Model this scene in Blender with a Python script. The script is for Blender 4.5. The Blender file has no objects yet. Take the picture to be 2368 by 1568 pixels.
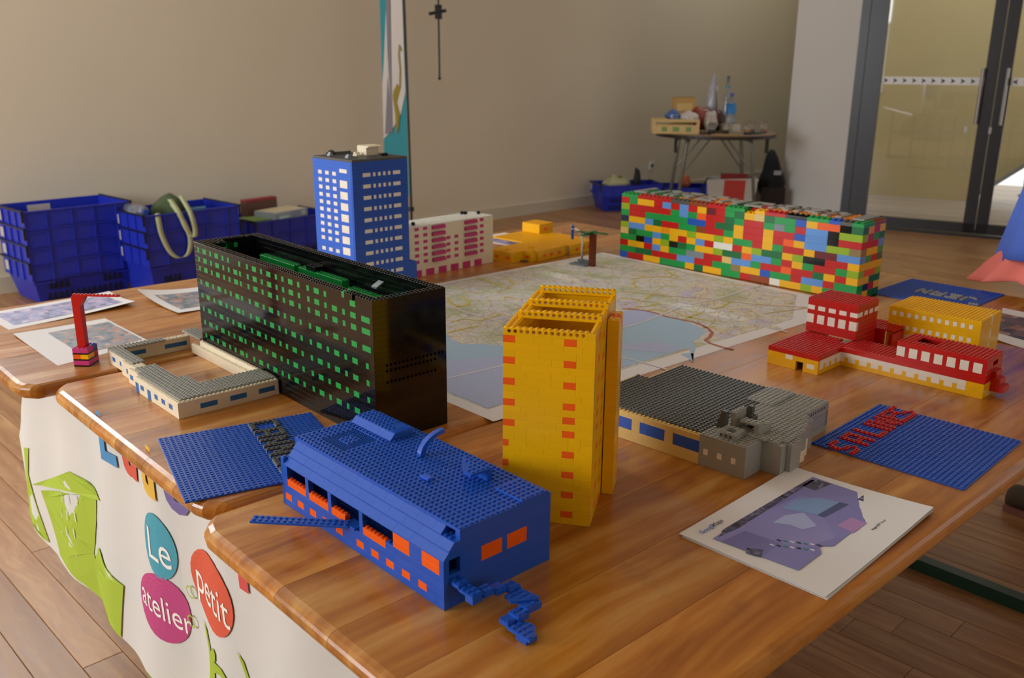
import bpy, bmesh, math, random
from mathutils import Matrix, Vector
random.seed(11)
sc = bpy.context.scene
COL = sc.collection
TZ = 0.74                                   # height of the table tops
CAM = Vector((0, 0, TZ + 0.59106))
PITCH, ROLL, FPX = 0.291756, 0.005675, 2108.77
# ---------------------------------------------------------------- camera
cd = bpy.data.cameras.new('camera')
cam = bpy.data.objects.new('camera', cd); COL.objects.link(cam)
_fw = Vector((0, math.cos(PITCH), -math.sin(PITCH))); _up = Vector((0, math.sin(PITCH), math.cos(PITCH))); _rt = Vector((1, 0, 0))
_r = _rt * math.cos(ROLL) + _up * math.sin(ROLL); _u = _up * math.cos(ROLL) - _rt * math.sin(ROLL)
_m = Matrix.Identity(4)
for i in range(3):
    _m[i][0], _m[i][1], _m[i][2], _m[i][3] = _r[i], _u[i], -_fw[i], CAM[i]
cam.matrix_world = _m
cd.sensor_width = 23.6; cd.sensor_fit = 'HORIZONTAL'; cd.lens = FPX / 2368 * 23.6
cd.clip_start = 0.02; cd.clip_end = 100
cd.dof.use_dof = True; cd.dof.focus_distance = 1.35; cd.dof.aperture_fstop = 5.0
sc.camera = cam
# ---------------------------------------------------------------- colour management, world
sc.view_settings.view_transform = 'Standard'; sc.view_settings.look = 'None'
sc.view_settings.exposure = 0.0; sc.view_settings.gamma = 1.0; sc.view_settings.use_curve_mapping = False
sc.cycles.use_denoising = True; sc.cycles.max_bounces = 8; sc.cycles.diffuse_bounces = 4; sc.cycles.glossy_bounces = 4
sc.cycles.transparent_max_bounces = 12; sc.cycles.caustics_reflective = False; sc.cycles.caustics_refractive = False
sc.cycles.sample_clamp_indirect = 6.0
w = bpy.data.worlds.new('sky'); sc.world = w; w.use_nodes = True
w.node_tree.nodes['Background'].inputs[0].default_value = (0.93, 0.96, 1.0, 1)
w.node_tree.nodes['Background'].inputs[1].default_value = 1.6
# ---------------------------------------------------------------- room axes (used by lights, walls and floor)
RA = math.radians(44.5)
UR = Vector((math.cos(RA), math.sin(RA), 0)); VR = Vector((-math.sin(RA), math.cos(RA), 0))
WALL_D = 5.95                               # distance of the long back wall along VR
LEFT_U, REAR_V, CEIL = -3.6, -4.2, 3.7
def rm(a, b, z=0): return UR * a + VR * b + Vector((0, 0, z))
def area_light(name, loc, target, sx, sy, power, col):
    l = bpy.data.lights.new(name, 'AREA'); l.shape = 'RECTANGLE'; l.size = sx; l.size_y = sy; l.energy = power; l.color = col
    o = bpy.data.objects.new(name, l); COL.objects.link(o); o.location = loc
    o.rotation_euler = (Vector(target) - Vector(loc)).to_track_quat('-Z', 'Z').to_euler()
    return o
# daylight entering by the high windows of the back wall and the tall windows of the left and rear walls
area_light('daylight_clerestory_window', rm(1.05, WALL_D + 0.16, 2.95), rm(1.05, 0, 2.95 - 1.2), 6.3, 1.0, 360, (0.88, 0.94, 1.0))
area_light('daylight_side_window', rm(LEFT_U - 0.1, 3.6, 1.9), rm(3, 3.2, 1.5), 3.2, 2.0, 270, (0.92, 0.96, 1.0))
area_light('daylight_rear_window', rm(1.5, REAR_V - 0.1, 2.1), rm(1.5, 3, 1.6), 3.0, 1.6, 5, (1.0, 0.95, 0.86))
# ---------------------------------------------------------------- materials
def s2l(c): return c / 12.92 if c <= 0.04045 else ((c + 0.055) / 1.055) ** 2.4
def rgb(h):
    return (s2l((h >> 16 & 255) / 255), s2l((h >> 8 & 255) / 255), s2l((h & 255) / 255), 1)
MATS = {}
def mat(name, hx, rough=0.5, vary=0.0, bump=0.0, bscale=60, metal=0.0, spec=0.5, trans=0.0, alpha=1.0, noise=0.0, nscale=8, coat=0.0):
    if name in MATS: return MATS[name]
    m = bpy.data.materials.new(name); m.use_nodes = True; nt = m.node_tree; b = nt.nodes['Principled BSDF']
    b.inputs['Base Color'].default_value = rgb(hx); b.inputs['Roughness'].default_value = rough
    b.inputs['Metallic'].default_value = metal; b.inputs['Specular IOR Level'].default_value = spec
    b.inputs['Transmission Weight'].default_value = trans; b.inputs['Alpha'].default_value = alpha
    b.inputs['Coat Weight'].default_value = coat
    if vary or noise:
        hs = nt.nodes.new('ShaderNodeHueSaturation'); hs.inputs['Color'].default_value = rgb(hx)
        ad = nt.nodes.new('ShaderNodeMath'); ad.operation = 'MULTIPLY_ADD'
        if vary:
            oi = nt.nodes.new('ShaderNodeObjectInfo'); nt.links.new(oi.outputs['Random'], ad.inputs[0])
            ad.inputs[1].default_value = 2 * vary; ad.inputs[2].default_value = 1 - vary
        else:
            tc = nt.nodes.new('ShaderNodeTexCoord'); nz = nt.nodes.new('ShaderNodeTexNoise'); nz.inputs['Scale'].default_value = nscale
            nz.inputs['Detail'].default_value = 4; nt.links.new(tc.outputs['Object'], nz.inputs['Vector']); nt.links.new(nz.outputs['Fac'], ad.inputs[0])
            ad.inputs[1].default_value = 2 * noise; ad.inputs[2].default_value = 1 - noise
        nt.links.new(ad.outputs[0], hs.inputs['Value']); nt.links.new(hs.outputs[0], b.inputs['Base Color'])
    if bump:
        tc = nt.nodes.new('ShaderNodeTexCoord'); nz = nt.nodes.new('ShaderNodeTexNoise'); nz.inputs['Scale'].default_value = bscale
        bp = nt.nodes.new('ShaderNodeBump'); bp.inputs['Strength'].default_value = bump; bp.inputs['Distance'].default_value = 0.002
        nt.links.new(tc.outputs['Object'], nz.inputs['Vector']); nt.links.new(nz.outputs['Fac'], bp.inputs['Height']); nt.links.new(bp.outputs[0], b.inputs['Normal'])
    MATS[name] = m; return m
PL = {  # moulded plastic colours
 'blue': 0x1c55bd, 'orange': 0xf55f12, 'yellow': 0xf2b705, 'black': 0x0e0e0f, 'green': 0x149a45, 'dgreen': 0x0b6b36, 'tan': 0xe0bf74, 'cream': 0xeee2c6,
 'lgrey': 0x9d9c93, 'dgrey': 0x55544e, 'red': 0xc4150c, 'white': 0xf1e8da, 'pink': 0xc93a7c, 'lime': 0x94b517, 'lblue': 0x5f96dc, 'navy': 0x17284d, 'amber': 0xf29a10,
 'dtan': 0x8c7a4f, 'maroon': 0x6b1519, 'brown': 0x94420f, 'windowblue': 0x1f6cae, 'crimson': 0xb52a55, 'tblue': 0x2f63e0, 'rust': 0x6d2c16, 'bone': 0xe8e6dc, 'mgrey': 0x7f8a93, 'blue_lit': 0x2a66d2}  # last entry: blue with daylight painted in, for the tower's left face
def pm(k):
    return mat('plastic_' + k, PL[k], rough=0.09 if k == 'black' else 0.28, vary=0.0 if k == 'black' else 0.03)
def wood_mat(name, c_dark, c_mid, c_light, rough=0.3, scale=1.0, knots=True, worn=0.0, axis='X'):
    m = bpy.data.materials.new(name); m.use_nodes = True; nt = m.node_tree; N = nt.nodes; L = nt.links; b = N['Principled BSDF']
    tc = N.new('ShaderNodeTexCoord'); oi = N.new('ShaderNodeObjectInfo')
    add = N.new('ShaderNodeVectorMath'); add.operation = 'ADD'
    cx = N.new('ShaderNodeCombineXYZ'); mm = N.new('ShaderNodeMath'); mm.operation = 'MULTIPLY'; mm.inputs[1].default_value = 37.0
    L.new(oi.outputs['Random'], mm.inputs[0])
    for i in range(3): L.new(mm.outputs[0], cx.inputs[i])
    L.new(tc.outputs['Object'], add.inputs[0]); L.new(cx.outputs[0], add.inputs[1])
    mp = N.new('ShaderNodeMapping'); L.new(add.outputs[0], mp.inputs[0])
    st = {'X': (0.55, 9, 9), 'Y': (9, 0.55, 9)}[axis]; mp.inputs['Scale'].default_value = tuple(v * scale for v in st)
    nz = N.new('ShaderNodeTexNoise'); nz.inputs['Scale'].default_value = 1.6; nz.inputs['Detail'].default_value = 3; nz.inputs['Distortion'].default_value = 0.6
    L.new(mp.outputs[0], nz.inputs['Vector'])
    mp2 = N.new('ShaderNodeMapping'); L.new(add.outputs[0], mp2.inputs[0])
    st2 = {'X': (2.2, 60, 60), 'Y': (60, 2.2, 60)}[axis]; mp2.inputs['Scale'].default_value = tuple(v * scale for v in st2)
    dist = N.new('ShaderNodeTexNoise'); dist.inputs['Scale'].default_value = 3.2; L.new(add.outputs[0], dist.inputs['Vector'])
    ad2 = N.new('ShaderNodeMixRGB'); ad2.blend_type = 'ADD'; ad2.inputs[0].default_value = 1.0
    sc2 = N.new('ShaderNodeVectorMath'); sc2.operation = 'SCALE'; sc2.inputs['Scale'].default_value = 5.0 * scale
    L.new(dist.outputs['Color'], sc2.inputs[0])
    va = N.new('ShaderNodeVectorMath'); va.operation = 'ADD'; L.new(mp2.outputs[0], va.inputs[0]); L.new(sc2.outputs[0], va.inputs[1])
    gr = N.new('ShaderNodeTexNoise'); gr.inputs['Scale'].default_value = 1.0; gr.inputs['Detail'].default_value = 5; L.new(va.outputs[0], gr.inputs['Vector'])
    r1 = N.new('ShaderNodeValToRGB'); e = r1.color_ramp.elements
    e[0].position = 0.30; e[0].color = rgb(c_dark); e[1].position = 0.66; e[1].color = rgb(c_light)
    me = r1.color_ramp.elements.new(0.5); me.color = rgb(c_mid)
    mx = N.new('ShaderNodeMath'); mx.operation = 'MULTIPLY_ADD'; mx.inputs[1].default_value = 0.42; 
    m2 = N.new('ShaderNodeMath'); m2.operation = 'MULTIPLY'; m2.inputs[1].default_value = 0.58
    L.new(nz.outputs['Fac'], m2.inputs[0]); L.new(gr.outputs['Fac'], mx.inputs[0]); L.new(m2.outputs[0], mx.inputs[2]); L.new(mx.outputs[0], r1.inputs[0])
    col = r1.outputs[0]
    hs = N.new('ShaderNodeHueSaturation'); vv = N.new('ShaderNodeMath'); vv.operation = 'MULTIPLY_ADD'; vv.inputs[1].default_value = 0.3; vv.inputs[2].default_value = 0.85
    L.new(oi.outputs['Random'], vv.inputs[0]); L.new(vv.outputs[0], hs.inputs['Value']); L.new(col, hs.inputs['Color']); col = hs.outputs[0]
    if knots:
        vo = N.new('ShaderNodeTexVoronoi'); vo.inputs['Scale'].default_value = 1.0
        mp3 = N.new('ShaderNodeMapping'); st3 = {'X': (2.6, 6.5, 0.01), 'Y': (6.5, 2.6, 0.01)}[axis]; mp3.inputs['Scale'].default_value = tuple(v * scale for v in st3)
        L.new(va.outputs[0] if False else add.outputs[0], mp3.inputs[0]); L.new(mp3.outputs[0], vo.inputs['Vector'])
        r2 = N.new('ShaderNodeValToRGB'); r2.color_ramp.elements[0].position = 0.035; r2.color_ramp.elements[0].color = (1, 1, 1, 1)
        r2.color_ramp.elements[1].position = 0.10; r2.color_ramp.elements[1].color = (0, 0, 0, 1)
        L.new(vo.outputs['Distance'], r2.inputs[0])
        gate = N.new('ShaderNodeMath'); gate.operation = 'GREATER_THAN'; gate.inputs[1].default_value = 0.62
        sp = N.new('ShaderNodeSeparateXYZ'); L.new(vo.outputs['Color'], sp.inputs[0]); L.new(sp.outputs[0], gate.inputs[0])
        kk = N.new('ShaderNodeMath'); kk.operation = 'MULTIPLY'; L.new(r2.outputs[0], kk.inputs[0]); L.new(gate.outputs[0], kk.inputs[1])
        k2 = N.new('ShaderNodeMath'); k2.operation = 'MULTIPLY'; k2.inputs[1].default_value = 0.85; L.new(kk.outputs[0], k2.inputs[0])
        mk = N.new('ShaderNodeMixRGB'); L.new(k2.outputs[0], mk.inputs[0]); L.new(col, mk.inputs[1]); mk.inputs[2].default_value = rgb(0x4a2410); col = mk.outputs[0]
    if worn:
        wn = N.new('ShaderNodeTexNoise'); wn.inputs['Scale'].default_value = 7; wn.inputs['Detail'].default_value = 8; wn.inputs['Roughness'].default_value = 0.7
        L.new(add.outputs[0], wn.inputs['Vector'])
        rr = N.new('ShaderNodeValToRGB'); rr.color_ramp.elements[0].position = 0.56; rr.color_ramp.elements[0].color = (0, 0, 0, 1); rr.color_ramp.elements[1].position = 0.74; rr.color_ramp.elements[1].color = (worn, worn, worn, 1)
        L.new(wn.outputs['Fac'], rr.inputs[0]); mw = N.new('ShaderNodeMixRGB'); L.new(rr.outputs[0], mw.inputs[0]); L.new(col, mw.inputs[1]); mw.inputs[2].default_value = rgb(0x5c4a36); col = mw.outputs[0]
    L.new(col, b.inputs['Base Color'])
    rn = N.new('ShaderNodeMath'); rn.operation = 'MULTIPLY_ADD'; rn.inputs[1].default_value = 0.22; rn.inputs[2].default_value = rough - 0.1
    L.new(gr.outputs['Fac'], rn.inputs[0]); L.new(rn.outputs[0], b.inputs['Roughness'])
    bp = N.new('ShaderNodeBump'); bp.inputs['Strength'].default_value = 0.12; bp.inputs['Distance'].default_value = 0.001
    L.new(gr.outputs['Fac'], bp.inputs['Height']); L.new(bp.outputs[0], b.inputs['Normal'])
    MATS[name] = m; return m
M_PINE = wood_mat('varnished_pine', 0x8a4a14, 0xb9752a, 0xd09a50, rough=0.22, worn=0.45)
M_EDGE = M_PINE
M_FLOOR = wood_mat('oak_floor', 0x8d5f38, 0xad7d50, 0xc39868, rough=0.36, scale=1.1, knots=False)
M_DECK = wood_mat('grey_deck', 0x8f7f6e, 0xa89a88, 0xbdb09e, rough=0.6, knots=False)
# ---------------------------------------------------------------- helpers
def ob(name, me, parent=None, m=None, loc=None, rz=0.0):
    o = bpy.data.objects.new(name, me); COL.objects.link(o)
    if m is not None:
        if not me.materials: me.materials.append(m)
        o.material_slots[0].link = 'OBJECT'; o.material_slots[0].material = m
    if loc is not None: o.location = loc
    if rz: o.rotation_euler[2] = rz
    if parent is not None: o.parent = parent
    return o
def tag(o, label, cat, group=None):
    o['label'] = label; o['category'] = cat
    if group: o['group'] = group
    return o
def thing(name, label, cat, loc=(0, 0, 0), rz=0.0, group=None):
    o = bpy.data.objects.new(name, None); COL.objects.link(o); o.empty_display_size = 0.05
    o.location = loc; o.rotation_euler[2] = rz
    return tag(o, label, cat, group)
def struct(o): o['kind'] = 'structure'; return o
def mesh(name, verts, faces, smooth=False):
    me = bpy.data.meshes.new(name); me.from_pydata([tuple(v) for v in verts], [], faces)
    if smooth: me.polygons.foreach_set('use_smooth', [True] * len(me.polygons))
    me.update(); return me
class MB:
    def __init__(s): s.v = []; s.f = []
    def add(s, vs, fs):
        n = len(s.v); s.v += [tuple(v) for v in vs]; s.f += [tuple(i + n for i in f) for f in fs]; return s
    def box(s, x0, y0, z0, x1, y1, z1):
        return s.add([(x0, y0, z0), (x1, y0, z0), (x1, y1, z0), (x0, y1, z0), (x0, y0, z1), (x1, y0, z1), (x1, y1, z1), (x0, y1, z1)],
              [(3, 2, 1, 0), (4, 5, 6, 7), (0, 1, 5, 4), (1, 2, 6, 5), (2, 3, 7, 6), (3, 0, 4, 7)])
    def cbox(s, x0, y0, z0, x1, y1, z1, c):   # box with chamfered top rim
        return s.add([(x0, y0, z0), (x1, y0, z0), (x1, y1, z0), (x0, y1, z0), (x0, y0, z1 - c), (x1, y0, z1 - c), (x1, y1, z1 - c), (x0, y1, z1 - c),
               (x0 + c, y0 + c, z1), (x1 - c, y0 + c, z1), (x1 - c, y1 - c, z1), (x0 + c, y1 - c, z1)],
              [(3, 2, 1, 0), (0, 1, 5, 4), (1, 2, 6, 5), (2, 3, 7, 6), (3, 0, 4, 7), (4, 5, 9, 8), (5, 6, 10, 9), (6, 7, 11, 10), (7, 4, 8, 11), (8, 9, 10, 11)])
    def cyl(s, cx, cy, z0, z1, r, n=12, bottom=False, r1=None):
        r1 = r if r1 is None else r1
        a = [(math.cos(2 * math.pi * i / n), math.sin(2 * math.pi * i / n)) for i in range(n)]
        vs = [(cx + r * c, cy + r * t, z0) for c, t in a] + [(cx + r1 * c, cy + r1 * t, z1) for c, t in a]
        fs = [(i, (i + 1) % n, n + (i + 1) % n, n + i) for i in range(n)] + [tuple(range(n, 2 * n))]
        if bottom: fs.append(tuple(range(n - 1, -1, -1)))
        return s.add(vs, fs)
    def tube(s, pts, r, n=8, cap=True):
        pts = [Vector(p) for p in pts]; rings = []
        for i, p in enumerate(pts):
            d = (pts[min(i + 1, len(pts) - 1)] - pts[max(i - 1, 0)]).normalized()
            q = d.to_track_quat('Z', 'Y'); rr = r[i] if isinstance(r, (list, tuple)) else r
            rings.append([p + q @ Vector((rr * math.cos(2 * math.pi * k / n), rr * math.sin(2 * math.pi * k / n), 0)) for k in range(n)])
        vs = [v for ri in rings for v in ri]; fs = []
        for i in range(len(pts) - 1):
            for k in range(n): fs.append((i * n + k, i * n + (k + 1) % n, (i + 1) * n + (k + 1) % n, (i + 1) * n + k))
        if cap: fs += [tuple(range(n - 1, -1, -1)), tuple(range((len(pts) - 1) * n, len(pts) * n))]
        return s.add(vs, fs)
    def prism(s, poly, z0, z1):
        n = len(poly); vs = [(x, y, z0) for x, y in poly] + [(x, y, z1) for x, y in poly]
        return s.add(vs, [tuple(range(n - 1, -1, -1)), tuple(range(n, 2 * n))] + [(i, (i + 1) % n, n + (i + 1) % n, n + i) for i in range(n)])
    def me(s, name, smooth=False): return mesh(name, s.v, s.f, smooth)
    def ob(s, name, m, parent=None, loc=None, rz=0.0, smooth=False): return ob(name, s.me(name, smooth), parent, m, loc, rz)
def holed(name, outline, holes, thick):
    """flat plate in the XY plane with through holes, thickness along z"""
    cu = bpy.data.curves.new(name, 'CURVE'); cu.dimensions = '2D'; cu.fill_mode = 'BOTH'; cu.extrude = thick / 2
    for poly in [outline] + holes:
        sp = cu.splines.new('POLY'); sp.points.add(len(poly) - 1)
        for p, (x, y) in zip(sp.points, poly): p.co = (x, y, 0, 1)
        sp.use_cyclic_u = True
    o = bpy.data.objects.new(name, cu); COL.objects.link(o)
    dg = bpy.context.evaluated_depsgraph_get(); me = bpy.data.meshes.new_from_object(o.evaluated_get(dg))
    bpy.data.objects.remove(o); bpy.data.curves.remove(cu); me.name = name; return me
def circ(cx, cy, r, n=12): return [(cx + r * math.cos(2 * math.pi * i / n), cy + r * math.sin(2 * math.pi * i / n)) for i in range(n)]
def text_mesh(txt, size, extr=0.0003, bold=0.0):
    cu = bpy.data.curves.new('t', 'FONT'); cu.body = txt; cu.size = size; cu.extrude = extr; cu.align_x = 'CENTER'; cu.align_y = 'CENTER'; cu.offset = bold; cu.resolution_u = 3
    o = bpy.data.objects.new('t', cu); COL.objects.link(o); dg = bpy.context.evaluated_depsgraph_get()
    me = bpy.data.meshes.new_from_object(o.evaluated_get(dg)); bpy.data.objects.remove(o); bpy.data.curves.remove(cu); return me
def to_px(p):
    d = Vector(p) - CAM; z = d.dot(_fw)
    return (1184 + FPX * d.dot(_r) / z, 784 - FPX * d.dot(_u) / z, z)
# ================================================================ room
M_WALL = mat('painted_wall_cream', 0xe0d6c0, 0.75, noise=0.03, nscale=1.2)
M_WHITE = mat('painted_wall_white', 0xe6e4e0, 0.7)
M_CEIL = mat('ceiling_paint', 0xe8e2d6, 0.8)
M_BLK = mat('black_metal_frame', 0x17161a, 0.35)
M_BASEB = mat('baseboard_paint', 0xcfc6b2, 0.5)
M_GLASS = mat('clear_glass', 0xffffff, 0.02, trans=1.0)
def oriented(o, a, origin):   # place an object whose local x runs along angle a
    o.rotation_euler[2] = a; o.location = origin; return o
U0, U1 = LEFT_U, 11.2
# back wall with a band of high windows; local x along UR, y into the wall
cl = [(-2.1 + i * 1.6, -0.6 + i * 1.6) for i in range(4)]; zc0, zc1 = 2.45, 3.42
mb = MB(); mb.box(U0, 0, 0, 0.652, 0.3, zc0); mb.box(0.655, 0, 0, U1, 0.3, zc0); mb.box(U0, 0, zc1, U1, 0.3, CEIL)
xs = [U0] + [v for c in cl for v in c] + [U1]
for i in range(0, len(xs), 2): mb.box(xs[i], 0, zc0, xs[i + 1], 0.3, zc1)
struct(oriented(mb.ob('wall_back', M_WALL), RA, rm(0, WALL_D)))
for i, (a, b) in enumerate(cl):
    mb = MB()
    for (x0, x1, z0, z1) in ((a, b, zc0, zc0 + .05), (a, b, zc1 - .05, zc1), (a, a + .05, zc0, zc1), (b - .05, b, zc0, zc1), ((a + b) / 2 - .02, (a + b) / 2 + .02, zc0, zc1)):
        mb.box(x0, 0.05, z0, x1, 0.11, z1)
    struct(oriented(mb.ob('window_%d' % (i + 1), M_BLK), RA, rm(0, WALL_D)))
struct(oriented(MB().box(U0, -0.018, 0, U1, 0, 0.10).ob('baseboard_back', M_BASEB), RA, rm(0, WALL_D)))
# left wall with a tall window, rear wall with a window
mb = MB(); V0, V1 = REAR_V, WALL_D; a, b, z0, z1 = 2.0, 5.2, 0.8, 2.95
mb.box(-0.3, V0, 0, 0, a, CEIL); mb.box(-0.3, b, 0, 0, V1, CEIL); mb.box(-0.3, a, 0, 0, b, z0); mb.box(-0.3, a, z1, 0, b, CEIL)
struct(oriented(mb.ob('wall_left', M_WALL), RA, rm(LEFT_U, 0)))
mb = MB()
for k in range(4):
    y = a + k * (b - a) / 3; mb.box(-0.12, y - .03, z0, -0.05, y + .03, z1)
mb.box(-0.12, a, z0, -0.05, b, z0 + .05); mb.box(-0.12, a, z1 - .05, -0.05, b, z1)
struct(oriented(mb.ob('window_5', M_BLK), RA, rm(LEFT_U, 0)))
mb = MB(); a, b, z0, z1 = 0.0, 3.0, 1.2, 2.9
mb.box(U0, -0.3, 0, a, 0, CEIL); mb.box(b, -0.3, 0, U1, 0, CEIL); mb.box(a, -0.3, 0, b, 0, z0); mb.box(a, -0.3, z1, b, 0, CEIL)
struct(oriented(mb.ob('wall_rear', M_WALL), RA, rm(0, REAR_V)))
struct(oriented(MB().box(U0 - .3, REAR_V - .3, CEIL, 7.6, WALL_D + .3, CEIL + .2).ob('ceiling', M_CEIL), RA, (0, 0, 0)))
# glass door wall
DD = Vector((0.8673, -0.4978, 0)); DA = math.atan2(DD.y, DD.x); DO = Vector((3.21, 7.758, 0))
struct(oriented(MB().box(1.62, 0, 0, 7.5, 0.25, CEIL).box(-0.40, 0, 2.25, 1.62, 0.25, CEIL).ob('wall_right', M_WALL), DA, DO))
struct(oriented(MB().box(-0.40, -.03, 0, -0.33, .06, 2.25).box(-0.40, -.03, 2.16, 1.62, .06, 2.25).box(1.55, -.03, 0, 1.62, .06, 2.25).box(-0.40, -.03, 0, 1.62, .06, .02).ob('trim_1', M_BLK), DA, DO))
M_HAND = mat('brushed_steel', 0xa8a8aa, 0.3, metal=0.9)
M_BAND = mat('white_film', 0xe8e9ea, 0.5); M_ARROW = mat('dark_film', 0x20222a, 0.5)
def door(n, x0, x1, hand, flip):
    mb = MB(); st = .09
    mb.box(x0, -.02, .03, x0 + (.14 if n == 1 else st), .03, 2.15); mb.box(x1 - st, -.02, .03, x1, .03, 2.15)
    mb.box(x0, -.02, .03, x1, .03, .11); mb.box(x0, -.02, 2.05, x1, .03, 2.15)
    d = struct(oriented(mb.ob('door_%d' % n, M_BLK), DA, DO))
    ob('pane', MB().box(x0 + .06, .0, .09, x1 - .06, .006, 2.07).me('pane'), d, M_GLASS)
    g0, g1 = x0 + (.14 if n == 1 else st), x1 - st
    band = ob('marking_band', MB().box(g0, -.004, 1.198, g1, -.001, 1.258).me('band'), d, M_BAND)
    k = int((g1 - g0) / .072); sgn = -1 if flip else 1
    for i in range(k):
        cx = g0 + .036 + i * .072; c = 1.228
        poly = [(-.016, .02), (.02, 0), (-.016, -.02), (-.006, 0)]
        vs = [(cx + sgn * p[0], y, c + p[1]) for y in (-.0065, -.0042) for p in poly]
        o = ob('arrow', mesh('arrow', vs, [(0, 1, 2, 3), (7, 6, 5, 4)] + [(i2, (i2 + 1) % 4, 4 + (i2 + 1) % 4, 4 + i2) for i2 in range(4)]), band, M_ARROW)
    for sy in (-.065, .075):
        hm = MB().tube([(hand, sy, .9), (hand, sy, 1.33)], .013, 10)
        for z in (.96, 1.27): hm.tube([(hand, sy, z), (hand, 0.005, z)], .008, 8)
        ob('handle', hm.me('handle'), d, M_HAND)
    ob('lock', MB().box(hand - .075, -.024, .83, hand - .055, -.019, .88).me('lock'), d, M_HAND)
door(1, -.33, .665, .56, False); door(2, .67, 1.55, .735, True)
# white pier beside the doors
pier = [(2.66, 9.2), (3.02, 8.42), (3.13, 8.40), (3.05, 9.6), (2.75, 9.75)]
pier = [(2.60, 8.86), (2.97, 8.27), (3.06, 8.28), (3.12, 8.6), (2.95, 9.1), (2.75, 9.1)]
struct(MB().prism(pier, 0, CEIL).ob('wall_pier', M_WHITE))
struct(MB().prism([(2.88, 9.05), (3.05, 9.05), (4.1, 12.2), (3.9, 12.2)], 0, CEIL).ob('wall_link', M_WALL))
# outdoors behind the glass: deck, wall with a raking lower edge, handrail, pale ground
OUT = mat('render_ochre', 0xcfc193, 0.8, noise=0.05, nscale=3)
def outp(s, t, z=0): q = DO + DD * s + Vector((-DD.y, DD.x, 0)) * t; return Vector((q.x, q.y, z))
deck = struct(oriented(MB().box(-1, .08, -.04, 6, 4.2, -.02).ob('trim_2', M_DECK), DA, DO))
for i in range(26):
    o = ob('deck_board', MB().box(0, 0, -.02, 7, .135, 0.0).me('deck_board') if i == 0 else bpy.data.meshes['deck_board'], deck, M_DECK, loc=(-1, .1 + i * .142, 0))
vs = [(-0.95, 2.3, 0), (0.42, 2.3, 0.0), (2.9, 2.3, 2.05), (2.9, 2.3, 5.0), (-0.95, 2.3, 5.0)]
poly = [(x, z) for x, y, z in vs]
me = holed('outer_wall', poly, [], 0.2); me.transform(Matrix.Rotation(math.pi / 2, 4, 'X')); me.transform(Matrix.Translation((0, 2.4, 0)))
struct(oriented(ob('wall_outdoor', me, None, OUT), DA, DO))
struct(oriented(MB().box(-6, 4.2, -.3, 14, 16, -.1).ob('ground_outdoor', mat('pale_ground', 0xf4f2ee, 0.9)), DA, DO))
rail = MB().tube([(0.55, 2.2, .1), (3.1, 2.2, 2.2)], .02, 8).tube([(0.9, 2.2, .1), (3.2, 2.2, .62)], .012, 8)
for x in (.95, 1.9, 2.8): rail.tube([(x, 2.2, 0), (x, 2.2, .1 + (x - .55) * .82)], .018, 8)
r = oriented(rail.ob('handrail', mat('grey_rail', 0x8d9194, .4, metal=.6)), DA, DO); tag(r, 'grey metal handrail rising outdoors behind the glass door', 'handrail')
ot = thing('outdoor_table', 'wooden topped table with grey metal legs standing outdoors behind the glass', 'table', outp(1.75, 1.3), DA)
ob('table_top', MB().box(-.6, -.35, .70, .6, .35, .73).me('table_top'), ot, mat('table_wood', 0xb98b5a, .5))
for x in (-.52, .52):
    for y in (-.28, .28): ob('leg', MB().tube([(x, y, 0), (x * .9, y, .70)], .022, 8).me('leg'), ot, MATS['grey_rail'])
# floor of narrow boards running across the tables
FA = RA - math.pi / 2
FU = Vector((math.cos(FA), math.sin(FA), 0)); FV = Vector((-FU.y, FU.x, 0))
fl = struct(oriented(MB().box(-WALL_D, LEFT_U, -.1, -REAR_V, U1, -.022).ob('floor', mat('subfloor', 0x3a2818, .8)), FA, (0, 0, 0)))
PW, LENS = .092, (0.9, 1.2, 1.45, 1.1)
pmesh = []
for i, Ln in enumerate(LENS):
    pmesh.append(MB().cbox(.0006, .0006, -.022, Ln - .0006, PW - .0006, 0, .0012).me('plank%d' % i))
cells = []
for j in range(int(LEFT_U / PW), int(U1 / PW)):
    x = -WALL_D - random.random() * 1.2; k = random.randrange(4)
    while x < -REAR_V:
        k = (k + 1 + (random.random() < .3)) % 4
        c = FU * (x + LENS[k] / 2) + FV * ((j + .5) * PW); px = to_px(c)
        vis = px[2] > 0 and any(-150 < q[0] < 2520 and -50 < q[1] < 1800 and q[2] > 0 for q in (to_px(FU * (x + LENS[k] * t) + FV * ((j + .5) * PW)) for t in (0, .25, .5, .75, 1)))
        tu, tv = (c - Vector((-.417, 1.129, 0))).dot(Vector((.736, .677, 0))), (c - Vector((-.417, 1.129, 0))).dot(Vector((-.677, .736, 0)))
        under = .25 < tu < 2.0 and -.5 < tv < 1.2
        cells.append((0 if (vis and not under) else 1, px[2], x, j, k)); x += LENS[k]
cells.sort(); rest = MB()
for n, (h, d, x, j, k) in enumerate(cells):
    door_side = (FU * (x + LENS[k] / 2) + FV * (j * PW) - DO).dot(Vector((-DD.y, DD.x, 0)))
    if door_side > .35: continue
    if n < 300: ob('plank', pmesh[k], fl, M_FLOOR, loc=(x, j * PW, 0))
    else: rest.cbox(x + .0006, j * PW + .0006, -.022, x + LENS[k] - .0006, (j + 1) * PW - .0006, 0, .0012)
o = rest.ob('plank_field', M_FLOOR, fl); o['kind'] = 'stuff'
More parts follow.
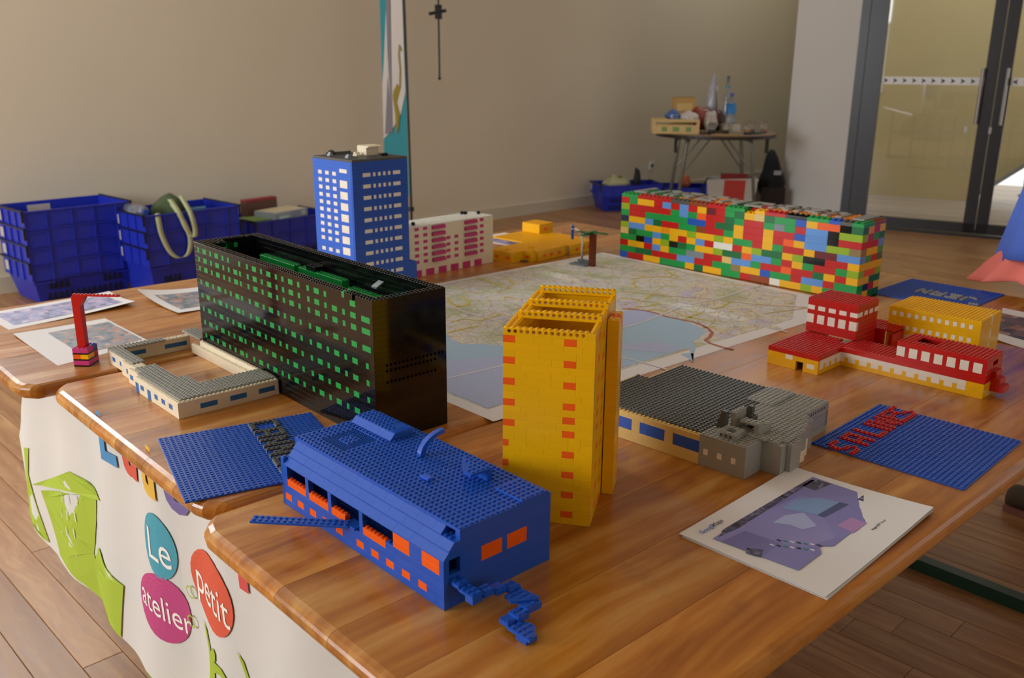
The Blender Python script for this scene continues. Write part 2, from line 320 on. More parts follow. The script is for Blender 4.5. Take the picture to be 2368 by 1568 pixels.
# ================================================================ tables
TA = math.radians(42.6); TO = Vector((-.417, 1.129, TZ))
TU = Vector((math.cos(TA), math.sin(TA), 0)); TV = Vector((-TU.y, TU.x, 0))
def tp(u, v, z=0): return TO + TU * u + TV * v + Vector((0, 0, z))
M_GREEN = mat('green_enamel', 0x17453a, 0.4, spec=.5)
def table(u0, v0, label, L=2.2, Wd=.694, t=.03, R=.055):
    root = thing('folding_table', label, 'table', tp(u0, v0, -TZ), TA, 'trestle tables pushed together')
    nb = 6; bw = Wd / nb; r = t / 2
    def inset(w):
        e = min(w, Wd - w)
        return 0 if e >= R else R - math.sqrt(max(0, R * R - (R - e) ** 2))
    for b in range(nb):
        w0, w1 = b * bw, (b + 1) * bw
        ws = [0, .15, .35, .6, .85, 1]
        W = [w0 + .0003] + [w0 + bw * q for q in ws[1:-1]] + [w1 - .0003]
        if b == 0: W = [w0, w0 + .001, w0 + .003, w0 + .007, w0 + .014, w0 + .03, w0 + .05] + [w0 + bw * q for q in (.6, .85)] + [w1 - .0003]
        if b == nb - 1: W = [w0 + .0003] + [w0 + bw * q for q in (.15, .4)] + [w1 - q for q in (.05, .03, .014, .007, .003, .001, 0)]
        ends = [0, .001, .003, .007, .014, .03, .07]
        S = ends + [L * q for q in (.15, .3, .45, .6, .75, .88)] + [L - e for e in reversed(ends)]
        top, bot = [], []
        for w in W:
            i0 = inset(w)
            for s in S:
                x = i0 + s * (L - 2 * i0) / L
                d = min(x - i0, L - i0 - x, w, Wd - w)
                pr = r if d >= r else math.sqrt(max(0, r * r - (r - d) ** 2))
                top.append((x, w, -r + pr)); bot.append((x, w, -r - pr))
        nW, nS = len(W), len(S); fs = []
        for i in range(nW - 1):
            for j in range(nS - 1):
                a = i * nS + j; q = (a, a + 1, a + nS + 1, a + nS); fs.append(q); n = nW * nS
                fs.append((q[3] + n, q[2] + n, q[1] + n, q[0] + n))
        n = nW * nS
        for j in range(nS - 1):
            fs.append((j + 1, j, j + n, j + 1 + n)); a = (nW - 1) * nS + j; fs.append((a, a + 1, a + 1 + n, a + n))
        for i in range(nW - 1):
            a = i * nS; fs.append((a, a + nS, a + nS + n, a + n)); a = i * nS + nS - 1; fs.append((a + nS, a, a + n, a + nS + n))
        ob('plank', mesh('table_plank', top + bot, fs), root, M_PINE, loc=(0, 0, TZ))
    for x in (.28, L - .28):
        lm = MB()
        for y in (.09, Wd - .09):
            lm.tube([(x, y, TZ - .03), (x, y, .03)], .016, 8)
        lm.box(x - .018, .06, .0, x + .018, Wd - .06, .035).box(x - .012, .09, .38, x + .012, Wd - .09, .405)
        ob('leg_frame', lm.me('leg_frame'), root, M_GREEN)
        sgn = 1 if x < 1 else -1
        ob('brace', MB().tube([(x, Wd / 2, .39), (x + sgn * .42, Wd / 2, TZ - .035)], .01, 8).me('brace'), root, M_GREEN)
    ob('rail', MB().box(.2, Wd / 2 - .02, TZ - .05, L - .2, Wd / 2 + .02, TZ - .03).me('rail'), root, MATS['varnished_pine'])
    return root
table(-.045, .703, 'varnished pine trestle table carrying the blue tower, standing nearest the long cream wall')
table(0, .003, 'varnished pine trestle table in the middle, under the black brick building and map')
table(-.027, -.697, 'varnished pine trestle table under the blue theatre model and printed photo stack')
# ================================================================ brick-built models
S, HC = .008, .0096
_bm = {}
def brick_mesh(nx, ny, h, studs, u=S, hc=HC):
    key = (nx, ny, round(h, 3), studs, u)
    if key in _bm: return _bm[key]
    g = u * .011; mb = MB(); mb.cbox(g, g, 0, nx * u - g, ny * u - g, h * hc - hc * .006, u * .035)
    if studs:
        r, sh = (.3 * u, .21 * u) if u == S else (.295 * u, .27 * u)
        n = 12 if nx * ny <= 40 else 10
        for i in range(nx):
            for j in range(ny): mb.cyl((i + .5) * u, (j + .5) * u, h * hc - .0001, h * hc + sh, r, n)
    _bm[key] = mb.me('brick_%dx%d' % (nx, ny)); return _bm[key]
class Model:
    def __init__(s, name, label, cat, pose, group=None, u=S, hc=HC, z=0.0):
        s.u, s.hc = u, hc
        s.root = thing(name, label, cat, (pose[0], pose[1], TZ + .0004 + z), pose[2], group); s.it = []
        s.mw = Matrix.Translation(s.root.location) @ Matrix.Rotation(pose[2], 4, 'Z')
    def add(s, x, y, z, nx, ny, h, c, studs=False, prio=0, name='brick'):
        s.it.append((prio, x, y, z, nx, ny, h, c, studs, name))
    def wall(s, ax, p0, p1, fix, th, z0, z1, cf, top=True, prio=0, dz=0.0, seed=0):
        rnd = random.Random(seed + int(p0 * 7 + fix * 13)); z0i, z1i = int(z0), int(z1)
        for k in range(z0i, z1i):
            i = p0
            while i < p1:
                c = cf(i + .5, k)
                if c is None: i += 1; continue
                j = i
                while j < p1 and cf(j + .5, k) == c: j += 1
                mx = rnd.choice((2, 3, 4, 4, 4, 6, 8)) if i > p0 or (k % 2) else 2 + (k % 3)
                n = min(j - i, mx)
                if (j - i) - n == 1 and n > 2: n -= 1
                n = int(n)
                if ax == 'x': s.add(i, fix, k + dz, n, th, 1, c, top and k == z1i - 1, prio)
                else: s.add(fix, i, k + dz, th, n, 1, c, top and k == z1i - 1, prio)
                i += n
    def plates(s, x0, y0, x1, y1, z, c, px=8, py=6, h=1 / 3, prio=0, studs=True):
        x = x0
        while x < x1:
            nx = min(px, x1 - x); y = y0
            while y < y1:
                ny = min(py, y1 - y); s.add(x, y, z, int(nx), int(ny), h, c, studs, prio, 'plate'); y += ny
            x += nx
    def part(s, name, me, c, loc=(0, 0, 0), rz=0.0):
        o = ob(name, me, s.root, pm(c) if isinstance(c, str) else c); o.location = (loc[0] * s.u, loc[1] * s.u, loc[2] * s.hc); o.rotation_euler[2] = rz; return o
    def box(s, name, x0, y0, z0, x1, y1, z1, c):   # plain piece given in studs and courses
        return s.part(name, MB().cbox(x0 * s.u, y0 * s.u, z0 * s.hc, x1 * s.u, y1 * s.u, z1 * s.hc, .0003).me(name), c)
    def finish(s, limit=300):
        def key(t):
            p = s.mw @ Vector(((t[1] + t[4] / 2) * s.u, (t[2] + t[5] / 2) * s.u, t[3] * s.hc)); return (t[0], (p - CAM).length)
        s.it.sort(key=key); rest = {}
        for n, (pr, x, y, z, nx, ny, h, c, st, name) in enumerate(s.it):
            if n < limit:
                ob(name, brick_mesh(nx, ny, h, st, s.u, s.hc), s.root, pm(c), loc=(x * s.u, y * s.u, z * s.hc))
            else:
                src = brick_mesh(nx, ny, h, st, s.u, s.hc)
                mb = rest.setdefault(c, MB()); mb.add([(v.co.x + x * s.u, v.co.y + y * s.u, v.co.z + z * s.hc) for v in src.vertices], [tuple(p.vertices) for p in src.polygons])
        if rest:
            vs, fs, mi, cols = [], [], [], list(rest)
            for i, c in enumerate(cols):
                n = len(vs); vs += rest[c].v; fs += [tuple(q + n for q in f) for f in rest[c].f]; mi += [i] * len(rest[c].f)
            me = mesh('brickwork', vs, fs)
            for c in cols: me.materials.append(pm(c))
            me.polygons.foreach_set('material_index', mi)
            o = bpy.data.objects.new('brickwork', me); COL.objects.link(o); o.parent = s.root; o['kind'] = 'stuff'
def inr(v, spans): return any(a <= v < b for a, b in spans)
def prism_x(poly, y0, y1):   # polygon in (x,z), extruded along y
    n = len(poly); vs = [(x, y0, z) for x, z in poly] + [(x, y1, z) for x, z in poly]
    return [vs, [tuple(range(n)), tuple(range(2 * n - 1, n - 1, -1))] + [((i + 1) % n, i, n + i, n + (i + 1) % n) for i in range(n)]]
def beam_mesh(n, nholes, off, u=S, hc=HC):
    g = .0001; me = holed('beam', [(g, g), (n * u - g, g), (n * u - g, hc - g), (g, hc - g)], [circ((off + 1 + i) * u, hc * .6, u * .3, 14) for i in range(nholes)], u - 2 * g)
    me.transform(Matrix.Rotation(math.pi / 2, 4, 'X')); me.transform(Matrix.Translation((0, u / 2, 0)))
    bm = bmesh.new(); bm.from_mesh(me); st = MB()
    for i in range(n): st.cyl((i + .5) * u, u / 2, hc - .0002, hc + .0017, .0024, 12)
    vs = [bm.verts.new(v) for v in st.v]
    for f in st.f: bm.faces.new([vs[i] for i in f])
    bm.to_mesh(me); bm.free(); return me

# ---------------------------------------------------------------- black and green building
B = Model('brick_building', 'long black brick model building with rows of small green windows', 'model building', (-.2171, 1.3648, .7332))
GW = [(79, 80), (75, 77), (72, 73), (68, 70), (65, 66), (62, 63), (58, 60), (56, 57), (52, 53), (48, 50), (45, 46), (41, 43), (38, 39), (35, 36), (31, 33), (28, 29), (24, 25), (20, 22), (17, 18), (13, 15), (10, 11), (6, 8)]
def cfb(p, k):
    if k == 24 and 6 <= p < 7: return None
    if k in (23, 21, 19, 16, 13, 10, 7, 4):
        if inr(p, GW) and not (k == 23 and (58 < p < 60 or 13 < p < 15 or 10 < p < 11)): return 'green'
        if k in (21, 19, 16) and 1 <= p < 4: return 'green'
        if k < 16 and 2 <= p < 3: return 'green'
    if k == 24 and 10 < p < 11: return 'green'
    return 'black'
B.wall('y', 0, 82, 0, 2, 0, 25, cfb, prio=0)
TEC = {9: (2, 16, 15), 8: (0, 14, 13), 6: (0, 14, 13)}
for k in range(25):
    if k in TEC: continue
B.wall('x', 2, 18, 0, 1, 0, 25, lambda p, k: None if k in (12, 13, 10) else 'black', prio=1, seed=3)
B.wall('x', 2, 18, 1, 1, 24, 25, lambda p, k: 'black', prio=1)
for k, off, nh in ((13, 2, 15), (12, 0, 13), (10, 0, 13)):
    B.part('technic_brick', beam_mesh(16, nh, 0), 'black', (2, 0, k))
    B.add(2, 1, k, 16, 1, 1, 'black', False, 3)
B.wall('y', 2, 82, 16, 2, 0, 25, lambda p, k: 'black', prio=2, seed=5)
B.wall('x', 2, 16, 80, 2, 0, 25, lambda p, k: 'green' if k == 23 and (7 < p < 8 or 10 < p < 11) else 'black', prio=2, seed=6)
B.wall('x', 2, 6, 76, 4, 24, 25, lambda p, k: 'black', prio=1)
for (a, b, c) in ((6, 30, 22), (32, 52, 23), (54, 72, 23)):
    B.wall('y', a, b, 13, 2, c - 3, c - 1, lambda p, k: 'green', prio=1, seed=a)
B.wall('y', 3, 74, 9, 2, 15, 20, lambda p, k: 'green' if (k > 15 or int(p) % 9 > 1) else 'black', prio=1, seed=9)
B.wall('y', 4, 60, 5, 2, 15, 21, lambda p, k: 'green' if not (k == 20 and int(p / 5) % 2) else None, prio=1, seed=12)
B.add(13, 44, 22, 3, 4, 1, 'black', True, 1)
B.box('floor_plate', 2, 2, 14, 16, 80, 14.6, 'black')
sl = MB(); sl.add(*prism_x([(14 * S, 22.2 * HC), (17.2 * S, 23.6 * HC), (17.2 * S, 23.9 * HC), (14 * S, 22.5 * HC)], 19.5 * S, 21.5 * S)); B.part('slope_tile', sl.me('slope_tile'), 'mgrey')
B.finish()

# ---------------------------------------------------------------- yellow tower
Y = Model('brick_building', 'tall hollow yellow brick tower model with orange window bricks and open beams on top', 'model building', (-.0117, 1.1226, -.2307))
RC, LC = (27 - 1, 27 - 4, 27 - 7, 27 - 10, 27 - 12, 27 - 14, 27 - 17, 27 - 20, 27 - 23, 27 - 26), (26, 23, 20, 17, 14)
def cfy(p, k):
    if k in RC and 10 <= p < 12: return 'orange'
    if k in LC and p < 2: return 'orange'
    if k in (11, 8, 5, 2) and p < 1: return 'orange'
    return 'yellow'
Y.wall('x', 0, 15, 0, 1, 0, 27, cfy, top=False, seed=2)
Y.part('beam', beam_mesh(15, 13, 0), 'yellow', (0, 0, 27))
cfs = lambda p, k: 'orange' if (k in RC and 4 <= p < 6) or (k + 1 in RC and 9 <= p < 11) else 'yellow'
Y.wall('y', 1, 25, 14, 1, 0, 28, cfs, seed=4)
Y.wall('y', 1, 25, 0, 1, 0, 28, lambda p, k: 'orange' if k in (25, 22) and int(p) % 5 < 2 else 'yellow', prio=1, seed=6)
Y.wall('y', 1, 25, 1, 1, 26, 28, lambda p, k: 'yellow', prio=1, seed=7)
Y.wall('x', 0, 15, 25, 1, 0, 28, lambda p, k: 'orange' if k == 26 and 9 < p < 12 else 'yellow', prio=1, seed=8)
for yb_ in (6.4, 14.5, 24.4): Y.part('beam', beam_mesh(14, 13, 0), 'yellow', (1, yb_, 28))
Y.add(15, 13, 0, 0, 0, 1, 'yellow', False, 9) if False else None
Y.wall('y', 13, 19, 15.15, 2, 0, 27, lambda p, k: 'orange' if (k == 26 and 15 <= p < 17) or (k % 3 == 1 and 17 <= p < 18) else 'yellow', seed=10)
Y.finish()

# ---------------------------------------------------------------- blue theatre
T = Model('brick_building', 'low blue brick theatre model with orange windows, sloped front and zigzag steps', 'model building', (-.0747, .8974, .7484))
LW = [(42, 44), (38, 40), (34, 36), (30, 32), (26, 28), (20, 22), (16, 18), (12, 14), (8, 10), (4, 6)]
T.wall('y', 0, 45, 0, 1, 0, 3, lambda p, k: 'orange' if k == 1 and inr(p, LW) else 'blue', top=False, seed=1)
for y in range(0, 45, 9): T.add(0, y, 3, 2, 9, 1 / 3, 'blue', True, 0, 'plate')
Z3 = 3 + 1 / 3
def piece(y0, y1, z, h, c, studs=False, x=0, nx=1): T.add(x, y0, z, nx, y1 - y0, h, c, studs)
for (a, b) in ((37, 43), (30, 36), (25, 29), (14, 20)): piece(a, b, Z3, 1, 'orange', True)
for (a, b) in ((43, 45), (36, 37), (29, 30)): piece(a, b, Z3, 1, 'blue')
piece(20, 21, Z3, 1, 'blue'); piece(12, 14, Z3, 1, 'blue', True); piece(8, 12, Z3, 1, 'blue'); piece(4, 8, Z3, 1, 'blue'); piece(0, 4, Z3, 1, 'blue')
for k in (4, 5):
    z = k + 1 / 3
    for (a, b) in ((43, 45), (36, 37), (29, 30), (20, 21)): piece(a, b, z, 1, 'blue')
    piece(8, 12, z, 1, 'orange'); piece(5, 8, z, 1, 'blue'); piece(1, 5, z, 1, 'orange'); piece(0, 1, z, 1, 'blue')
piece(44, 45, 6 + 1 / 3, 1, 'blue', True)
for k in range(3):      # three courses of slope bricks
    y0 = (0, 0, 3)[k]; y = y0; n = 0
    while y < 44:
        w_ = min(4 if n else (4, 3, 2)[k], 44 - y)
        mb = MB(); z0 = (6 + 1 / 3 + k) * HC; x0 = k * S
        mb.add(*prism_x([(x0, z0), (x0 + 2 * S, z0), (x0 + 2 * S, z0 + HC), (x0 + S * 1.0, z0 + HC - .0002), (x0, z0 + .0014)], y * S + .00009, (y + w_) * S - .00009))
        T.part('slope_brick', mb.me('slope_brick'), 'blue'); y += w_; n += 1
def cfe(p, k):
    if k < 3: return 'blue'
    if k == 3: return None if 1 <= p < 3 and False else 'blue'
    if k in (4, 5):
        if 1 <= p < 3: return None
        if 7 <= p < 11 or 12 <= p < 16: return 'orange'
        return 'blue'
    if p < k - 5: return None
    return 'blue'
T.wall('x', 1, 21, 0, 1, 0, 3, cfe, top=False, seed=3)
T.add(2, 0, 3, 8, 2, 1 / 3, 'blue', False, 0, 'plate'); T.add(10, 0, 3, 11, 2, 1 / 3, 'blue', False, 0, 'plate')
T.wall('x', 1, 21, 0, 1, 3, 9, cfe, top=False, dz=1 / 3, seed=4)
for x in (2,): T.add(x, 1, 8 + 1 / 3 - 1, 2, 3, 1, 'blue', True)
T.wall('y', 1, 45, 20, 1, 0, 9, lambda p, k: 'blue', prio=2, seed=5)
T.wall('x', 0, 20, 44, 1, 0, 6, lambda p, k: 'blue', prio=2, seed=6)
T.wall('x', 3, 20, 44, 1, 6, 9, lambda p, k: 'blue', prio=2, dz=1 / 3, seed=6)
T.wall('y', 2, 43, 5, 1, 0, 8, lambda p, k: 'orange' if k in (4, 5) and int(p) % 7 > 3 else 'blue', top=False, prio=2, seed=7)
ZR = 9 + 1 / 3
T.plates(3, 0, 14, 16, ZR, 'blue', 11, 8); T.plates(14, 0, 21, 16, ZR - .01, 'blue', 7, 8); T.plates(3, 16, 14, 32, ZR, 'blue', 11, 8); T.plates(14, 16, 21, 32, ZR - .01, 'blue', 7, 8)
T.plates(3, 32, 6, 45, ZR, 'blue', 3, 7); T.plates(6, 41, 14, 45, ZR, 'blue', 8, 4); T.plates(6, 32, 14, 34, ZR, 'blue', 8, 2); T.plates(13, 34, 14, 41, ZR, 'blue', 1, 7)
T.plates(14, 32, 21, 45, ZR, 'blue', 7, 13); T.plates(8, 36, 11, 39, ZR, 'blue', 3, 3)
gr = MB()                                     # open lattice panel in the roof
for i in range(15):
    x = 6 + i * .5; gr.box((x - .06) * S, 34 * S, (ZR + .05) * HC, (x + .06) * S, 41 * S, (ZR + .3) * HC)
for j in range(15):
    y = 34 + j * .5; gr.box(6 * S, (y - .06) * S, (ZR + .05) * HC, 13 * S, (y + .06) * S, (ZR + .3) * HC)
T.part('lattice', gr.me('lattice'), 'blue')
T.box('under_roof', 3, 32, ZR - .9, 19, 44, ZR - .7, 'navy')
ZT = ZR + 1 / 3
for i in range(3):
    mb = MB(); mb.add(*prism_x([(14 * S, ZT * HC), (16 * S, ZT * HC), (16 * S, (ZT + 1) * HC), (15 * S, (ZT + 1) * HC), (14 * S, ZT * HC + .0013)], (32 + 4 * i) * S + .0001, (36 + 4 * i) * S - .0001)); T.part('slope_brick', mb.me('slope_brick'), 'blue')
T.add(15, 36, ZT, 4, 8, 1, 'blue', True); T.add(15, 34, ZT, 2, 2, 1, 'blue', True); T.add(15, 32, ZT, 4, 2, 1, 'blue', False); T.add(17, 34, ZT, 2, 2, 1, 'blue', False)
gt = MB()
for i in range(9): gt.box((15.2 + i * .42) * S, 32.1 * S, (ZT + 1) * HC - .0002, (15.4 + i * .42) * S, 33.9 * S, (ZT + 1) * HC + .0012)
T.part('grille_tile', gt.me('grille_tile'), 'blue')
T.plates(15, 0, 20, 6, ZT, 'blue', 5, 3)
ar = MB(); R0, R1 = 4.2, 5.2; pts = []        # curved arch piece standing on the roof
for i in range(11):
    a = math.pi - i * (math.pi * .5) / 10; pts.append((math.cos(a), math.sin(a)))
vs = []
for (c_, s_) in pts:
    for y in (23.2, 24.2):
        for R in (R0, R1): vs.append(((19 + R * c_) * S, y * S, (ZT * HC) + R * .72 * s_ * S))
fs = []
for i in range(10):
    a = i * 4
    for q in ((0, 1), (1, 3), (3, 2), (2, 0)): fs.append((a + q[0], a + q[1], a + 4 + q[1], a + 4 + q[0]))
fs += [(0, 2, 3, 1), (40, 41, 43, 42)]
T.part('arch_piece', ar.add(vs, fs).me('arch_piece'), 'blue')
wg = MB().prism([(13 * S, 9.4 * S), (17.4 * S, 9.2 * S), (17.4 * S, 15.4 * S), (16.2 * S, 15.4 * S), (13 * S, 11.2 * S)], 11.0 * HC, 11.34 * HC)
for (i, j) in [(16.8, 9.9), (16.8, 10.9), (16.8, 11.9), (16.8, 12.9), (16.8, 13.9), (16.8, 14.9), (15.8, 9.9), (15.8, 10.9), (15.8, 11.9), (15.8, 12.9), (15.8, 13.9), (14.8, 9.9), (14.8, 10.9), (14.8, 11.9), (13.8, 9.9), (13.8, 10.9)]: wg.cyl(i * S, j * S, 11.33 * HC, 11.33 * HC + .0017, .0024, 12)
T.part('wedge_plate', wg.me('wedge_plate'), 'blue'); T.add(16, 9, ZT, 1, 5, 1.3, 'blue', False)
T.box('clear_tile', 9, 15, ZT + .2, 10, 17, ZT + .5, 'tblue')
# gangway plates hinged in the front opening
ga = math.atan2(13.2, -11.7); gp = MB()
for k in range(2): gp.cbox((k * 8 + .02) * S, .02 * S, 0, (k * 8 + 7.98) * S, 1.98 * S, .0032, .0003)
g0 = gp
for k in range(2):
    mb = MB(); mb.cbox(.0001, .0001, 0, 8 * S - .0001, 2 * S - .0001, .0031, .0003)
    for i in range(8):
        for j in range(2): mb.cyl((i + .5) * S, (j + .5) * S, .003, .0048, .0024, 12)
    dx, dy = math.cos(ga) * k * 8, math.sin(ga) * k * 8
    T.part('gangway_plate', mb.me('gangway_plate'), 'blue', (.7 + dx, 24.2 + dy, Z3 + .05 - .0 * k), ga)
T.box('hinge_plate', -.6, 21.5, Z3 + .05, 1.4, 24.6, Z3 + .35, 'blue')
# zigzag steps from the end door
def step(x0, y0, x1, y1, ztop, hh=1 / 3, cut=None):
    poly = cut or [(x0, y0), (x1, y0), (x1, y1), (x0, y1)]
    mb = MB().prism([(px * S, py * S) for px, py in poly], (ztop - hh) * HC, ztop * HC)
    for i in range(int(x1 - x0)):
        for j in range(int(y1 - y0)):
            cx, cy = x0 + i + .5, y0 + j + .5
            ins = True
            for q in range(len(poly)):
                (ax, ay), (bx, by) = poly[q], poly[(q + 1) % len(poly)]
                if (bx - ax) * (cy - ay) - (by - ay) * (cx - ax) < .25 * math.hypot(bx - ax, by - ay): ins = False
            if ins: mb.cyl(cx * S, cy * S, ztop * HC - .0001, ztop * HC + .0017, .0024, 12)
    T.part('step', mb.me('step'), 'blue')
step(1, -2, 3, 0, 3.75, .5); step(1, -5, 3, -2, 3.4, .35); step(1, -6, 3, -4, 3.0, .4) if False else None
step(3, -5.2, 5, -3.2, 3.2, .6); step(5, -5.6, 7, -3.6, 2.95, .6); step(7, -6.2, 9, -4.2, 2.7, .6)
step(5.7, -9.3, 9, -6, 2.35, .4, [(5.7, -7.6), (6.3, -8.2), (8.6, -9.6), (9.4, -9.5), (9.0, -6), (6.0, -6)])
step(6.4, -10.2, 9.2, -8.4, 2.0, .8); step(4.6, -10.4, 6.6, -8.4, 1.65, .8); step(3.0, -10.0, 4.8, -8.2, 1.3, .6); 
step(2.9, -14.2, 5.9, -10, .95, .4, [(2.9, -10), (3.0, -14.2), (4.3, -14.1), (5.9, -12.3), (5.3, -10)]); step(3.0, -13.6, 5, -11.6, .55, .55)
T.box('step_support', 1.2, -4.8, 2.2, 3, -3.2, 3.05, 'blue')
T.finish()

# ---------------------------------------------------------------- grey and tan supermarket
G = Model('brick_building', 'low tan and grey brick model hall with dark grey studded roof and blue windows', 'model building', (.3468, 1.2431, -.7611))
G.wall('x', -40, -10, 0, 1, 0, 5, lambda p, k: 'blue' if k in (2, 3) and inr(p, [(-16, -10), (-24, -18), (-32, -26)]) else 'tan', seed=1)
G.wall('y', 0, 21, -40, 1, 0, 5, lambda p, k: 'tan', prio=1, seed=2); G.wall('x', -40, -36, 20, 1, 0, 5, lambda p, k: 'tan', prio=1, seed=3)
G.wall('y', 21, 33, -37, 1, 0, 5, lambda p, k: 'tan', prio=1, seed=4); G.wall('x', -37, -13, 33, 1, 0, 5, lambda p, k: 'tan', prio=2, seed=5)
GWN = [(-9, -8), (-6, -5), (-3, -2)]
G.wall('x', -10, 0, 0, 1, 0, 5, lambda p, k: 'white' if k == 2 and inr(p, GWN) else 'lgrey', top=False, seed=6)
G.wall('y', 1, 6, -1, 1, 0, 5, lambda p, k: 'lgrey', top=False, seed=7)
G.wall('x', -1, 4, 6, 1, 0, 5, lambda p, k: 'lgrey', top=False, seed=8); G.wall('y', 7, 8, 3, 1, 0, 5, lambda p, k: 'lgrey', top=False, seed=9)
G.wall('y', 8, 12, 4, 1, 0, 5, lambda p, k: 'lgrey', seed=10); G.wall('y', 12, 16, 3, 1, 0, 5, lambda p, k: 'lgrey' if k > 1 else 'cream', seed=11)
G.wall('y', 16, 19, 2, 1, 0, 5, lambda p, k: 'lgrey' if k > 2 else 'cream', seed=12); G.wall('y', 19, 23, 1, 1, 0, 5, lambda p, k: 'lgrey', seed=13)
G.wall('y', 23, 34, -1, 1, 0, 4, lambda p, k: 'lgrey', seed=14); G.part('technic_brick', beam_mesh(10, 7, 1), 'lgrey', (0, 24, 4), math.pi / 2)
G.wall('x', -13, 0, 33, 1, 0, 5, lambda p, k: 'lgrey', prio=2, seed=15)
G.plates(-39, 1, -36, 20, 5, 'dgrey', 3, 10); G.plates(-36, 1, -10, 33, 5, 'dgrey', 13, 8)
G.plates(-10, 0, 0, 1, 5, 'lgrey', 10, 1); G.plates(-10, 1, -7, 6, 5, 'lgrey', 1, 5); G.plates(-3, 1, 0, 6, 5, 'lgrey', 3, 5); G.plates(-7, 5, -3, 6, 5, 'lgrey', 4, 1)
G.box('tile', -9, 1, 5, -7, 5, 5.3, 'lgrey'); G.box('tile', -7, 1, 5, -3, 5, 5.3, 'lgrey')
G.plates(-10, 6, 0, 24, 5, 'lgrey', 5, 6); G.plates(0, 6, 3, 12, 5, 'lgrey', 3, 6); G.plates(3, 8, 4, 12, 5, 'lgrey', 1, 4); G.plates(0, 12, 4, 16, 5, 'lgrey', 4, 4); G.plates(0, 16, 3, 19, 5, 'lgrey', 3, 3); G.plates(0, 19, 2, 21, 5, 'lgrey', 2, 2); G.plates(0, 21, 1, 23, 5, 'lgrey', 1, 2)
G.plates(-7, 24, 0, 34, 5, 'lgrey', 7, 5); G.plates(-13, 23, -7, 33, 5 + 1 / 3, 'lgrey', 6, 5)
fr_ = holed('frame_brick', [(.0001, .0001), (4 * S - .0001, .0001), (4 * S - .0001, 4 * S - .0001), (.0001, 4 * S - .0001)], [[(S, S), (3 * S, S), (3 * S, 3 * S), (S, 3 * S)]], HC)
fr_.transform(Matrix.Translation((0, 0, HC / 2))); o = G.part('frame_brick', fr_, 'lgrey', (-7, 1, 5 + 1 / 3))
st = MB()
for i in range(4):
    for j in range(4):
        if i in (0, 3) or j in (0, 3): st.cyl((i + .5) * S, (j + .5) * S, 0, .0017, .0024, 12)
sto = ob('stud', st.me('studs'), o, pm('lgrey'), loc=(0, 0, HC - .0001))
for i in (1, 2, 3):
    ob('hole', MB().prism(circ(0, 0, .0024, 12), 0, .0004).me('hole'), o, pm('dgrey')).matrix_local = Matrix.Translation((i * S, .0001, HC * .55)) @ Matrix.Rotation(math.pi / 2, 4, 'X')
Zg = 5 + 1 / 3
sp = MB(); sp.add(*[[(x * S, y * S, z * HC) for x, y, z in ((-9.6, 5, Zg), (-7.6, 5, Zg), (-7.6, 6.2, Zg), (-9.6, 6.2, Zg), (-8.6, 5.2, Zg + 3), (-7.6, 5.2, Zg + 3), (-7.6, 6.2, Zg + 3), (-8.6, 6.2, Zg + 3))], [(0, 1, 5, 4), (1, 2, 6, 5), (2, 3, 7, 6), (3, 0, 4, 7), (4, 5, 6, 7)]])
G.part('slope_brick', sp.me('slope_brick'), 'dgrey'); 
sp2 = sp.me('slope_brick2'); G.part('slope_brick', sp2, 'dgrey', (2.2, 6, 0))
G.add(-7, 6, Zg, 1, 4, 3, 'lgrey', True); G.add(-5, 6, Zg + 1.7, 4, 2, 1 / 3, 'lgrey', True, 0, 'plate'); G.add(-2, 6, Zg, 1, 2, 1.7, 'lgrey', False); G.add(-3, 8, Zg, 2, 3, 1.3, 'lgrey', True); G.add(-5, 9, Zg, 1, 2, 2, 'dgrey', True)
G.add(-3, 5, Zg, 4, 2, 1 / 3, 'lgrey', True, 0, 'plate')
G.finish()

# ---------------------------------------------------------------- red and yellow school
Rm = Model('brick_building', 'red roofed yellow and white brick school model with red block tower', 'model building', (.8741, 1.5925, -.7968))
WL = [(-6 - 3 * i, -4 - 3 * i) for i in range(10)]
def cfr(p, k):
    if k == 0: return 'yellow'
    if p >= -4: return 'yellow' if k < 3 else 'red'
    if k == 1: return 'white' if inr(p, WL) or p < -34 else 'yellow'
    if k == 2: return 'white'
    return 'red'
Rm.wall('x', -35, 0, 0, 1, 0, 4, cfr, top=False, seed=1)
BW = [(-3 - 3 * i, -1 - 3 * i) for i in range(7)]
Rm.wall('x', -21, 0, 0, 1, 4, 8, lambda p, k: 'white' if k in (5, 6) and inr(p, BW) else 'red', seed=2)
Rm.wall('y', 1, 10, -1, 1, 0, 8, lambda p, k: None if k in (6,) and 4 <= p < 7 else ('yellow' if k < 3 else 'red'), seed=3)
Rm.wall('x', -21, -1, 9, 1, 0, 8, lambda p, k: 'red', prio=1, seed=4); Rm.wall('y', 1, 9, -21, 1, 4, 8, lambda p, k: 'red', prio=1, seed=5)
Rm.plates(-21, 1, -18, 9, 7.66, 'red', 3, 8); Rm.plates(-13, 1, -1, 9, 7.66, 'red', 6, 8); Rm.plates(-18, 1, -13, 3, 7.66, 'red', 5, 2); Rm.plates(-18, 8, -13, 9, 7.66, 'red', 5, 1); Rm.plates(-18, 3, -13, 8, 6.4, 'red', 5, 5)
Rm.plates(-35, 1, -21, 10, 3.67, 'red', 7, 9); Rm.wall('x', -35, -21, 9, 1, 0, 4, lambda p, k: 'yellow' if k < 3 else 'red', prio=1, seed=6)
def cfw(p, k):
    if k == 3: return 'red'
    if k < 2 and -41 <= p < -39: return None
    if k == 2 and -44 <= p < -42: return 'white'
    if k == 1 and -38 <= p < -36: return 'white'
    return 'yellow'
Rm.wall('x', -49, -35, -12, 1, 0, 4, cfw, seed=7)
